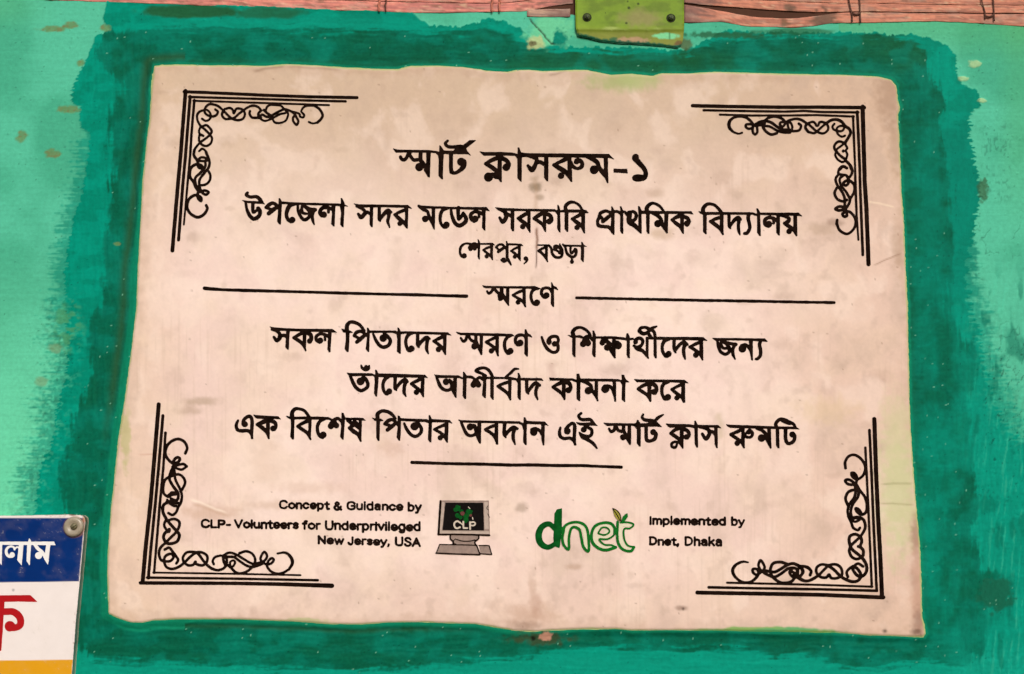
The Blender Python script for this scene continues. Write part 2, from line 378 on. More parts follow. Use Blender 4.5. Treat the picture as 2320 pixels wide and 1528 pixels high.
    c = mix(c, dk, md * mt); h = h + md * mt * (0.10 + 0.14 * (tex - .5) + .34 * (st - .5))
    # dark olive patches close under the bamboo
    ol = ell(px, py, 430, 26, 105, 15, .2, 71, 20, .25) + 0.8 * ell(px, py, 610, 30, 80, 13, .3, 72, 20, .3) + .8 * ell(px, py, 1800, 72, 90, 7, .3, 73, 20, .3)
    c = mix(c, C(34, 88, 50), np.clip(ol, 0, 1) * 0.9)
    # light green rim round the board, with its shadow painted in beside it
    lf = (px < 700) & (py > 380)
    wrim = 1.5 + np.where(px < 420, 12 * sm(440, 640, py), 0) + np.where(py > 1380, 6 * sm(250, 330, px) * sm(1350, 1150, px), 0) + (fbm(px / 40, py / 40, 74) - .5) * 5
    rim = (pl > -4) & (pl < 60)
    c = mix(c, C(16, 140, 104), (1 - sm(-3, 4, pl - wrim)) * rim * 0.7)
    rim_shade = np.exp(-((pl - wrim - np.where(px < 420, 14, 6)) / np.where(px < 420, 9, 5)) ** 2) * np.where(px < 420, sm(1050, 850, py), np.where(py > 1380, sm(1150, 900, px) * .7, 0.15))
    c = mix(c, C(40, 84, 52), 0.75 * rim_shade); h = h - 0.35 * rim_shade + 1.3 * (1 - sm(0, 16, pl))
    ht = sm(2215, 2235, px) * sm(2300, 2280, px) * sm(265, 290, py) * sm(470, 440, py)
    c = c * (1 - .30 * ht * sm(.56, .7, fbm(px / 4, py / 9, 99, 2)) * sm(.4, .6, fbm(px / 30, py / 14, 97)))[..., None]
    # stains
    for x, y, rx, ry in ((118, 66, 30, 7), (158, 56, 16, 9), (238, 65, 13, 8), (182, 143, 9, 7), (156, 248, 23, 8), (50, 310, 13, 11), (118, 348, 18, 10), (265, 553, 8, 4)):
        s = ell(px, py, x, y, rx, ry, .25, int(x), 9, .5); c = mix(c, C(104, 138, 84), 0.8 * s)
        c = mix(c, C(128, 104, 66), 0.45 * s * sm(.5, .7, n3))
    c = mix(c, C(70, 150, 104), 0.8 * ell(px, py, 150, 745, 30, 50, .5, 81, 12, .6) * sm(.4, .6, lump))
    c = mix(c, C(120, 150, 108), 0.6 * ell(px, py, 125, 790, 18, 10, .3, 82, 10, .5) + .6 * ell(px, py, 92, 866, 14, 10, .3, 83, 10, .5))
    for x, y, rx, ry in ((2206, 145, 14, 7), (2184, 178, 14, 6), (2225, 228, 10, 4), (2225, 430, 12, 26)):
        s = ell(px, py, x, y, rx, ry, .25, int(x + y), 9, .6); c = mix(c, C(170, 206, 150) if y < 300 else C(60, 100, 66), 0.8 * s); h = h + .5 * s
    # flaking patch left of the bracket, with a slanting crack
    fl = ell(px, py, 1250, 72, 52, 34, .25, 84, 12, .5)
    c = mix(c, C(112, 208, 158), 0.85 * fl); c = mix(c, C(10, 132, 110), fl * ell(px, py, 1268, 92, 16, 24, .25, 85, 9, .5))
    c = mix(c, C(186, 198, 138), .8 * ell(px, py, 1213, 96, 20, 14, .3, 86, 9, .6)); c = mix(c, C(96, 84, 58), .8 * ell(px, py, 1206, 100, 9, 6, .3, 87, 7, .6))
    t = np.clip((px - 1200) / 50, 0, 1); dc = np.abs(py - (44 + t * 56) - (n3 - .5) * 6) ; ck = (1 - sm(1.2, 3.2, dc)) * sm(1197, 1202, px) * sm(1262, 1250, px)
    c = mix(c, C(52, 50, 38), .85 * ck); h = h - .6 * ck
    c = mix(c, C(40, 88, 52), 0.8 * ell(px, py, 1640, 80, 90, 7, .4, 88, 8, .7)); c = mix(c, C(86, 92, 52), .8 * ell(px, py, 1552, 101, 16, 12, .4, 89, 8, .7))
    # rust at the bottom edge of the board
    c = mix(c, C(60, 70, 42), 0.8 * ell(px, py, 1220, 1446, 60, 14, .5, 93, 10, .7)); c = mix(c, C(190, 140, 118), .95 * ell(px, py, 1236, 1442, 14, 9, .25, 94, 7, .6))
    c = mix(c, C(24, 24, 16), .9 * ell(px, py, 1208, 1447, 5, 5, .4, 95, 7, .4))
    c = mix(c, C(22, 96, 72), .85 * ell(px, py, 2255, 1345, 42, 36, .2, 96, 12, .7))
    # grit in the paint: bumps with their glints painted pale, and dark specks
    gx, gy = px / 13, py / 13; sp = _h(np.floor(gx), np.floor(gy), 77); ox = _h(np.floor(gx), np.floor(gy), 78); oy = _h(np.floor(gx), np.floor(gy), 79)
    spd = np.hypot(gx - np.floor(gx) - .2 - .6 * ox, gy - np.floor(gy) - .2 - .6 * oy)
    spm = (1 - sm(.07, .14, spd)) * (sp > .955)
    c = mix(c, C(150, 222, 190), .6 * spm * md); h = h + .7 * spm
    c = c * (1 - .5 * (1 - sm(.07, .15, spd)) * (sp < .035))[..., None]
    # behind the bamboo: wall turned dark brown
    up = 1 - sm(-1.5, 1.5, py + 4 - bamb(px) - (n3 - .5) * 3)
    c = mix(c, C(82, 54, 42), up); h = h * (1 - up) - 0.5 * up
    return c, h

Pc = at([-30, 2350, -30, 2350], [-30, -30, 1560, 1560])
xa, xb = Pc[:, 0].min(), Pc[:, 0].max(); za, zb = Pc[:, 2].min(), Pc[:, 2].max()
st_ = 0.80 / F_PX * 2.25
gx = np.concatenate([[-1.2, -.8, xa - .1], np.arange(xa, xb, st_), [xb + .1, .8, 1.2]])
gz = np.concatenate([[.6, .9, za - .1], np.arange(za, zb, st_), [zb + .06, zb + .2]])
GX, GZ = np.meshgrid(gx, gz)
V = np.stack([GX.ravel(), np.zeros(GX.size), GZ.ravel()], 1)
px, py = trace(V)
sel = polysd(px, py, PLAQUE) < -14
vis = ~sel
# evaluate only what is not behind the board
cc = np.zeros((len(V), 3)); hh = np.zeros(len(V))
c_, h_ = wallpaint(px[vis], py[vis]); cc[vis] = c_; hh[vis] = h_
V[:, 1] = -hh * 0.001
ny, nx = GX.shape
idx = np.arange(ny * nx).reshape(ny, nx)
q = np.stack([idx[:-1, :-1], idx[:-1, 1:], idx[1:, 1:], idx[1:, :-1]], -1).reshape(-1, 4)
q = q[~sel[q].all(1)]
wall = mesh_obj('wall', V, q.ravel(), np.arange(len(q)) * 4, np.full(len(q), 4), M['wallpaint'], None, cc, True)
wall['kind'] = 'structure'; wall['label'] = 'mint wall with a ragged teal and dark green painted band around the board'

# ------------------------------------------------------------------ the cream notice board
YB = -0.0026
rng = np.random.RandomState(4)
SPOTS = [(rng.uniform(300, 2050), rng.uniform(190, 1400), rng.uniform(5, 26), rng.uniform(4, 18), rng.uniform(.05, .2)) for _ in range(95)]
def boardcol(px, py):
    n1 = fbm(px / 210, py / 210, 103, 4); n3 = fbm(px / 16, py / 16, 109, 3)
    wx = (fbm(px / 80, py / 80, 104, 3) - .5) * 90; wy = (fbm(px / 80, py / 80, 105, 3) - .5) * 90
    n2 = fbm((px + wx) / 95, (py + wy) / 70, 107, 4)
    e = -polysd(px, py, PLAQUE)
    c = mix(C(246, 222, 211), C(238, 211, 198), sm(.3, .7, n1))
    c = mix(c, C(236, 207, 199), .45 * sm(.45, .75, n2)); c = mix(c, C(241, 219, 198), .4 * sm(.55, .25, n2))
    # weaker light towards the top painted in as tan; grimed towards the rims
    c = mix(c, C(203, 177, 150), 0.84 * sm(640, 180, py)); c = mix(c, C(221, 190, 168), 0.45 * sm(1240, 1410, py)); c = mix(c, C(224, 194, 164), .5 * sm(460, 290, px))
    c = mix(c, C(216, 182, 158), .55 * sm(1560, 2020, px))
    cl = fbm((px + wx * .6) / 60, (py + wy * .6) / 75, 111, 5)
    grime = .35 + .7 * sm(1300, 1900, px) + .35 * sm(600, 1100, px) * sm(1750, 1300, px) + .3 * sm(1150, 1350, py)
    c = mix(c, C(190, 166, 150), 0.40 * sm(.48, .86, cl) * grime)
    c = mix(c, C(248, 226, 212), 0.35 * sm(.47, .30, cl))
    v2 = fbm((px + wx * .3) / 22, (py + wy * .3) / 26, 112, 4)
    c = mix(c, C(186, 160, 144), 0.20 * sm(.56, .84, v2) * (.4 + grime)); c = c * (1 - .035 * (fbm(px / 4, py / 4, 113, 2) - .5) * 2)[..., None]
    stk = fbm(px / 3.2, py / 130, 114, 3); c = mix(c, C(206, 180, 160), .22 * sm(.62, .76, stk) * sm(.5, .65, n1))
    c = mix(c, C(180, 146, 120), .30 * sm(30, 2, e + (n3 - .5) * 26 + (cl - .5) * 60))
    # grit
    qx, qy = px / 17, py / 17; sp = _h(np.floor(qx), np.floor(qy), 87)
    sd_ = np.hypot(qx - np.floor(qx) - .2 - .6 * _h(np.floor(qx), np.floor(qy), 88), qy - np.floor(qy) - .2 - .6 * _h(np.floor(qx), np.floor(qy), 89))
    c = mix(c, C(132, 104, 84), .55 * (1 - sm(.06, .15, sd_)) * (sp > .975))
    for x, y, rx, ry, al in SPOTS: 
        k = (np.abs(px - x) < rx * 2.2) & (np.abs(py - y) < ry * 2.2)
        if k.any(): c[k] = mix(c[k], C(160, 132, 112), al * ell(px[k], py[k], x, y, rx, ry, .6, int(x), 9, .6))
    S = [(2015, 225, 30, 60, (160, 128, 104), .55), (2030, 330, 16, 60, (170, 140, 112), .5), (2036, 560, 14, 60, (176, 146, 122), .5), (1860, 520, 28, 14, (176, 150, 128), .5), (1890, 505, 16, 8, (140, 110, 92), .5),
         (2035, 1120, 42, 130, (198, 204, 150), .7), (2030, 980, 30, 80, (206, 204, 156), .5), (2076, 1210, 12, 40, (150, 110, 92), .6), (2080, 1330, 14, 90, (186, 138, 116), .5), (2085, 1410, 16, 30, (120, 84, 66), .5), (2068, 770, 12, 60, (190, 160, 130), .4),
         (1403, 185, 62, 20, (164, 176, 112), .75), (1450, 182, 40, 16, (172, 186, 120), .6), (1213, 424, 12, 10, (130, 112, 88), .8), (1222, 448, 9, 6, (150, 128, 104), .6), (1210, 405, 9, 7, (160, 138, 112), .5),
         (1205, 1395, 50, 24, (186, 146, 122), .45), (1190, 1418, 30, 10, (140, 108, 88), .5), (1215, 1370, 12, 24, (180, 140, 118), .45), (1206, 1330, 8, 20, (186, 152, 130), .4), (1545, 1378, 12, 5, (120, 90, 72), .6), (1548, 1380, 3, 3, (70, 50, 40), .8),
         (1180, 1150, 12, 10, (150, 128, 108), .5), (640, 1145, 70, 10, (206, 176, 154), .5), (480, 1160, 60, 16, (206, 172, 150), .55), (455, 910, 34, 8, (180, 156, 132), .6), (430, 930, 26, 10, (184, 158, 136), .5),
         (1500, 530, 28, 12, (196, 168, 142), .6), (1485, 440, 18, 10, (186, 158, 136), .5), (1350, 60, 5, 5, (0, 0, 0), 0), (722, 250, 16, 8, (150, 122, 98), .0), (2075, 1432, 10, 6, (80, 52, 40), .6), (2004, 1430, 5, 4, (60, 44, 36), .8),
         (1300, 1285, 16, 6, (180, 148, 124), .5), (650, 1325, 8, 5, (190, 150, 130), .5), (1110, 640, 40, 20, (232, 206, 190), .4), (700, 1105, 80, 12, (212, 180, 160), .35), (1880, 930, 60, 30, (222, 196, 160), .5), (870, 960, 40, 25, (206, 176, 158), .5), (882, 1010, 30, 20, (210, 178, 158), .5)]
    for x, y, rx, ry, cl, al in S:
        k = (np.abs(px - x) < rx * 2.4) & (np.abs(py - y) < ry * 2.4)
        if k.any(): c[k] = mix(c[k], C(*cl), al * ell(px[k], py[k], x, y, rx, ry, .7, int(x + y), 11, .55))
    # drip and thin creases; the pale lines are painted crease highlights
    def line(x0, y0, x1, y1, w, cl, al, fade=.15):
        L = math.hypot(x1 - x0, y1 - y0); u = ((px - x0) * (x1 - x0) + (py - y0) * (y1 - y0)) / L; v = ((px - x0) * (y1 - y0) - (py - y0) * (x1 - x0)) / L
        v = v + (fbm(u / 14, v * 0, 120) - .5) * w * 1.2
        return al * np.exp(-(v / w) ** 2) * sm(0, L * fade + 1, u) * sm(L, L * (1 - fade) - 1, u), C(*cl)
    for a in ((1217, 512, 1216, 570, 3.2, (120, 74, 44), .85), (1217, 560, 1214, 612, 1.7, (86, 56, 40), .85), (1213, 400, 1217, 520, 5, (176, 142, 112), .35), (1700, 150, 1690, 175, 3, (150, 110, 90), .3),
              (1992, 1097, 2072, 1095, 2, (150, 146, 104), .6), (1990, 1140, 2076, 1144, 2, (158, 150, 108), .55), (1975, 603, 2046, 572, 1.6, (150, 118, 96), .7), (1962, 455, 2030, 470, 2, (248, 226, 198), .6),
              (425, 1128, 520, 1166, 3, (252, 232, 214), .8), (430, 1138, 525, 1172, 4, (202, 168, 146), .5), (310, 1030, 380, 1030, 1.6, (206, 160, 140), .6), (1290, 160, 1240, 172, 3, (110, 80, 60), .4),
              (570, 162, 650, 148, 3, (130, 100, 78), .5), (640, 150, 780, 158, 3, (150, 118, 92), .4), (1205, 620, 1204, 700, 3, (206, 178, 160), .4), (1252, 820, 1250, 860, 9, (204, 172, 160), .5), (600, 980, 598, 1100, 30, (214, 184, 164), .3), (1100, 620, 1104, 720, 24, (222, 190, 170), .3), (1630, 930, 1634, 1000, 8, (206, 186, 160), .6)):
        m_, cl = line(*a); c = mix(c, cl, m_)
    c = mix(c, C(168, 186, 118), .9 * sm(5.5, 2.0, e + (n3 - .5) * 3))
    sm_g = ell(px, py, 1730, 1432, 170, 11, .2, 130, 20, .3)
    c = mix(c, mix(C(70, 168, 98), C(120, 172, 84), sm(.4, .6, fbm(px / 60, py / 9, 131))), .9 * sm_g)
    c = mix(c, C(160, 176, 110), .6 * ell(px, py, 690, 1408, 50, 7, .3, 132, 14, .4)); c = mix(c, C(180, 182, 116), .6 * ell(px, py, 285, 990, 12, 60, .3, 133, 14, .6))
    return c * (1 + .03 * (n3 - .5))[..., None]
stp = 2.6
X0, Y0 = 225.0, 130.0
gxx = X0 + np.arange(int(1900 / stp)) * stp; gyy = Y0 + np.arange(int(1340 / stp)) * stp
XX, YY = np.meshgrid(gxx, gyy)
fB = polysd(XX, YY, PLAQUE) + (fbm(XX / 30, YY / 30, 140) - .5) * 3
board_root = empty('notice_board', tuple(at(1160, 1430, 0.0)[0]),
    'large cream notice board with black Bengali lettering and scrolled corners, ringed by dark green paint', 'notice board')
def byf(px, py):
    e = np.maximum(0, -polysd(px, py, PLAQUE))
    return 0.0012 * (1 - sm(0, 7, e)) ** 1.5 + 0.00025 * (fbm(px / 120, py / 120, 141) - .5) * sm(2, 12, e) * 0
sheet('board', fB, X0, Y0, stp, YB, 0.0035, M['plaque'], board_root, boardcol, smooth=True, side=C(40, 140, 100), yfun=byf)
# ------------------------------------------------------------------ hand painted lettering, traced line by line
L1 = Ink().w(880, 310, 7.484, """
p 80,203 150,222 700,230 790,243 870,262 940,240 1100,240 1150,190 1310,185 1335,245 1395,318 1360,295 940,290 850,300 800,275 700,268 150,265 130,268
s 1005,70,35 965,115,48 1010,165,50 1100,175,48 1230,165,55 1290,200,60
p 1260,150 1380,60 1480,62 1460,80 1320,195 1300,230 1250,200
s 205,345,50 230,385,50 275,390,50 310,350,50 335,290,50 370,270,50
s 350,300,60 390,350,50 430,395,50 490,390,50
l 60 545,260 545,400
s 540,390,60 600,470,60 650,560,60 685,660,20
d 525,515,66
p 645,260 715,260 700,690 670,680 600,560 645,540
p 868,150 885,158 940,240 928,400 920,720 895,712 852,660 855,380 845,320 800,270 865,270
s 1062,270,62 1062,560,62 1085,605,58 1130,615,45 1200,580,60 1270,510,75 1285,430,75 1240,400,75
d 1235,425,66
p 1548,252 1620,264 1900,262 2100,272 2200,300 2320,285 2320,340 2200,355 2150,320 2050,318 1620,318
s 1890,340,70 1750,400,65 1650,455,45
s 1650,460,50 1740,510,70 1820,570,65 1860,620,50
p 1857,320 1922,320 1920,770 1900,765 1870,720 1850,600
s 1920,360,70 2000,400,65 2040,460,65 2030,510,60 2000,525,60
d 1998,520,60 1697,685,74
s 55 1740,640 1800,640 1850,690
p 1780,690 1820,720 1810,650
p 1830,640 1880,640 1915,770 1890,750
p 2195,185 2215,190 2262,290 2255,765 2235,750 2190,700 2190,380 2150,320 2195,300
""").w(1180, 310, 7.484, """
p 40,283 1490,295 1580,382 1500,358 60,340
s 20,300,60 150,325,60 260,370,65 260,440,60 220,530,75 180,560,75 120,490,45
s 260,440,60 330,430,60 400,470,55 430,500,40
p 397,310 467,310 462,755 440,750 397,690
s 830,350,60 700,410,60 560,480,40
s 560,480,50 650,530,75 760,600,70 840,700,60
p 793,320 857,320 860,500 872,765 850,765 780,660 795,590
d 683,662,52
s 850,440,60 880,500,60 960,540,45 1030,510,60 1040,450,60 1000,400,60 940,400,50 920,440,40
d 950,425,38
s 1120,340,50 1200,370,70 1290,430,70 1330,520,60 1370,580,70 1440,680,50
d 1245,560,70
p 1410,340 1475,340 1475,560 1482,785 1465,782 1400,640 1412,580
p 1575,545 1800,548 1808,618 1578,605
s 1945,350,110 1945,370,100 2010,450,80 2090,540,70 2120,620,70 2090,690,90 1990,700,120 1940,700,100
""")
L2 = Ink().w(540, 430, 7.25, """
p 65,175 130,185 330,195 400,190 435,240 380,230 120,215
s 152,50,35 130,85,45 200,120,45 290,115,50 345,150,55 385,205,50
s 120,205,35 140,320,45 190,430,55 260,480,60 340,430,60 355,350,60 320,305,50
s 238,215,50 238,340,50 255,370,45 310,330,40 335,300,40
s 450,290,35 500,250,55 570,220,50 640,270,50 690,350,40
s 500,390,60 560,340,65 640,280,50
s 40 450,290 520,320 560,330
p 665,140 685,145 712,200 695,570 675,565 640,520 655,350 665,300
p 700,198 1000,215 1650,230 1700,240 1750,245 1800,275 1750,270 1670,270 1600,262 1000,245 700,230
s 960,235,30 860,255,60 810,320,65 790,410,55 815,490,50 860,530,40
d 885,498,48
s 1060,250,45 1040,320,45 1060,380,45 1120,395,35
s 975,245,30 985,350,45 1030,450,50 1090,495,50 1160,450,50 1170,380,50 1130,310,50 1070,260,50
s 50 1100,280 1180,320 1265,330
s 1240,330,60 1215,420,45 1222,500,45 1245,570,20
s 1560,330,45 1510,310,50 1440,290,55 1370,310,55 1340,380,55 1370,430,50
d 1405,410,48
s 40 1480,310 1480,370
p 1530,250 1592,250 1578,600 1560,600 1528,560 1540,400
p 1685,140 1705,145 1745,230 1735,400 1725,615 1705,610 1675,570 1690,380 1670,270 1688,240
""").w(800, 430, 7.25, """
p 12,230 90,245 500,250 900,255 965,310 900,295 500,285 80,290
s 60,270,40 130,300,50 190,350,45 185,400,60 130,455,60 85,400,40
s 170,420,60 230,370,50 260,385,40 300,420,40
p 278,270 328,270 325,400 320,615 300,615 272,570 275,420
s 430,280,45 430,400,50 430,480,50 445,515,25
s 440,500,30 490,420,50 570,345,60 620,370,40
s 590,350,60 585,450,50 570,520,45 600,620,18
s 860,330,50 760,370,45 680,410,30
s 690,410,40 750,470,60 830,540,50 880,620,25
p 855,280 905,280 895,635 875,630 840,560 855,480
d 768,555,38
p 1058,252 1120,265 1600,285 2190,290 2240,350 2150,330 1500,312 1180,305
s 1080,270,40 1150,320,55 1220,360,45 1250,440,50 1310,560,50 1330,640,20
d 1185,480,50
p 1292,290 1345,290 1340,655 1325,650 1280,540 1295,470
s 1560,310,30 1470,340,50 1435,420,50 1435,530,45 1480,610,40 1530,610,50
d 1532,578,50
s 1605,310,35 1625,430,50 1670,540,60 1745,590,60 1835,540,60 1855,470,60 1810,390,50
s 1728,300,60 1725,420,50 1735,490,40 1780,440,45 1810,385,45
s 2130,400,50 2050,370,50 1990,365,45 1935,410,55 1940,480,50 1990,515,50
d 2005,480,52
s 35 2065,380 2070,450
p 2110,310 2175,310 2170,670 2150,660 2120,620 2130,420
""").w(1110, 430, 7.25, """
p 88,292 200,305 600,318 1060,325 1120,350 1230,330 1280,330 1520,330 1585,340 1620,380 1600,385 1500,372 1150,370 1060,358 600,350 200,345 140,340
s 150,320,40 230,355,55 270,400,60 260,470,65 210,530,55 160,460,35
s 250,400,50 310,410,45 370,460,40
p 345,330 400,330 395,680 370,680 345,630
s 620,380,55 540,430,55 460,470,35
s 465,470,40 530,520,60 600,570,50 650,670,30
p 618,340 665,340 665,705 650,700 600,600 618,540
d 540,607,40
s 880,370,60 790,430,60 720,470,35
s 725,475,40 800,520,50 870,580,45 905,660,30
p 875,340 925,340 920,695 905,690 870,600
s 920,390,55 990,430,60 1010,500,60 980,540,50
d 972,520,45
p 1108,250 1130,258 1150,320 1158,700 1140,698 1110,640 1110,410 1060,350 1115,340
s 1245,330,55 1245,270,55 1310,210,50 1390,210,35 1470,260,35 1515,330,35
p 1230,330 1290,330 1283,690 1265,690 1230,640
s 1510,390,55 1430,440,50 1350,480,35
s 1350,480,40 1420,530,60 1500,590,50 1545,680,30
p 1505,350 1560,350 1560,715 1540,710 1490,610 1505,540
d 1432,622,40
""").w(1340, 430, 7.25, """
s 190,520,60 250,470,60 330,400,45 300,370,40 230,350,45 150,385,50 135,420,40
s 130,430,50 170,460,40 190,510,50
s 120,470,50 100,520,45 120,590,50 200,605,50 290,620,50 350,700,40
p 328,275 345,280 378,350 375,740 355,735 320,660 330,400
s 40 360,360 430,360 480,390
p 472,275 490,280 518,345 520,720 500,718 475,680 475,400 440,380 475,345
s 38 500,360 550,370 590,420
s 610,370,40 690,360,40 735,410,50 720,480,50 660,520,60 600,510,40
s 590,470,30 620,540,60 700,580,70 780,660,50 815,710,20
s 75 625,400 622,470
p 770,275 790,280 820,340 822,715 805,715 775,640 775,400
p 815,350 880,345 1000,352 1200,355 1640,358 1672,405 1600,392 1200,395 980,392 815,395
s 915,370,60 910,300,60 960,240,50 1030,225,38 1120,270,38 1185,350,35
p 900,370 955,370 950,718 930,718 905,680
s 1010,390,40 1080,420,55 1140,480,50 1160,560,55 1210,640,50 1240,700,25
d 1090,557,55
p 1200,370 1262,370 1250,715 1230,715 1185,610 1200,550
s 1490,415,60 1400,450,55 1320,495,35
s 1325,500,40 1400,560,55 1460,610,50 1500,700,25
p 1465,390 1515,390 1515,725 1498,720 1460,640
s 1510,440,55 1580,470,55 1605,530,50 1570,580,50
d 1572,555,46
""").w(1540, 430, 7.25, """
p 310,358 400,368 720,372 1200,375 1260,400 1310,380 1950,382 2010,435 1930,425 1620,420 1310,412 1250,425 1200,408 720,408 400,412 340,390
s 390,380,60 385,310,60 440,245,50 510,235,40 590,265,42 680,360,45
p 385,380 440,380 440,730 425,730 388,690
s 680,450,50 590,480,50 500,520,35
s 505,520,45 580,570,60 660,640,50 710,730,25
p 668,370 718,370 715,745 700,740 660,660
s 810,400,50 810,520,45 815,600,40 835,635,20
s 830,600,35 890,510,55 960,460,55 1000,490,40
s 980,480,60 965,580,50 970,670,45 990,740,15
s 1140,400,55 1125,470,55 1145,560,50 1150,640,50 1110,710,50 1065,720,40
p 1262,310 1285,315 1315,370 1325,560 1330,760 1310,755 1275,700 1275,440 1255,420 1275,370
s 1600,510,50 1540,470,50 1460,460,50 1400,500,55 1410,570,60 1460,600,50
d 1465,565,50
s 1540,470,40 1545,550,35
p 1590,400 1645,400 1642,750 1620,745 1590,700
s 1650,420,35 1740,440,50 1800,480,50 1770,530,60 1720,550,40
s 1720,550,45 1790,600,60 1870,660,50 1920,750,25
p 1870,400 1925,400 1930,760 1910,760 1870,680
d 1797,685,42
""")
L3 = Ink().w(1020, 530, 7.25, """
s 330,165,35 250,160,35 180,210,45 160,290,40 180,360,40 220,385,35
d 230,360,42 335,248,36 400,240,34
s 320,230,60 340,200,60 400,180,60 410,230,60
s 350,180,50 400,160,45 450,190,45 465,230,40
s 300,160,30 350,190,35
p 450,88 470,95 495,150 485,425 470,420 450,380 455,250 440,180 455,140
p 490,152 700,150 738,190 690,182 490,180
s 670,210,40 600,235,40 540,265,28
s 545,265,35 610,320,40 670,370,38 695,425,18
p 660,175 705,175 702,435 685,430 655,350
d 600,370,34
s 750,220,30 800,180,35 860,180,38 905,230,38 940,260,30
s 790,295,45 850,250,50 890,220,40
s 760,220,30 800,270,30
p 915,115 935,120 960,180 958,400 910,400 912,250 918,180
s 935,390,45 960,440,45 1000,510,25
s 940,430,40 880,460,35 840,430,30
d 875,425,36
p 955,155 1170,165 1200,200 1130,192 955,187
s 1130,215,38 1060,245,38 1000,280,28
s 1000,280,35 1060,320,45 1120,380,38 1150,440,20
p 1115,180 1160,180 1158,445 1140,440 1110,370
d 1060,375,34 1240,405,33
s 1260,400,35 1265,440,30 1215,490,18
p 1432,175 1620,175 1650,205 1600,198 1432,197
s 1560,220,38 1490,255,40 1445,275,28
s 1450,280,40 1510,320,45 1565,390,38 1600,455,20
p 1560,185 1605,185 1600,460 1585,455 1555,380
s 1620,190,40 1660,240,40 1680,330,45 1740,385,45 1820,380,45 1840,320,45 1845,250,30
d 1730,220,42 1800,310,28
s 1740,200,45 1790,220,50 1830,280,45
s 30 1700,260 1720,270
s 1800,170,25 1840,250,30
s 35 1730,260 1790,300
s 1850,175,30 1890,220,40 1920,320,45 1995,380,45 2060,350,45 2070,270,45 2050,250,40
s 1980,210,40 1975,280,35 1995,320,40 2040,270,40
d 2000,460,32
s 40 2000,390 2000,440
p 1840,165 1900,178 2200,185 2250,210 2150,212 1900,212
p 2150,130 2170,135 2200,190 2195,470 2178,465 2145,420 2150,250 2140,200 2155,185
""")
L4 = Ink().w(1040, 620, 7.25, """
p 382,195 450,205 700,210 1250,210 1335,245 1300,270 1200,250 700,240 440,240 400,225
s 460,290,30 490,325,40 530,300,45 560,250,50
s 590,260,50 620,300,45 660,330,50
l 60 700,240 700,330
l 70 670,370 720,390
d 690,390,50 680,410,40
s 720,340,40 760,420,50 815,520,25
p 778,230 825,230 823,525 810,520 770,440
s 1060,275,45 970,310,45 880,355,28
s 885,355,35 960,400,45 1050,460,45 1090,540,25
p 1045,240 1095,240 1098,555 1082,550 1045,460
d 970,472,38
s 1290,245,40 1220,270,50 1185,340,48 1190,430,48 1230,500,42 1280,510,40
d 1280,478,50
s 1525,310,40 1490,250,45 1430,235,45 1370,260,50 1355,330,48 1390,385,45 1430,395,40
d 1437,358,48
p 1512,145 1530,152 1560,215 1560,545 1540,545 1510,500 1512,330 1500,290 1515,240
p 1555,205 1600,225 1630,272 1600,265 1555,245
""")
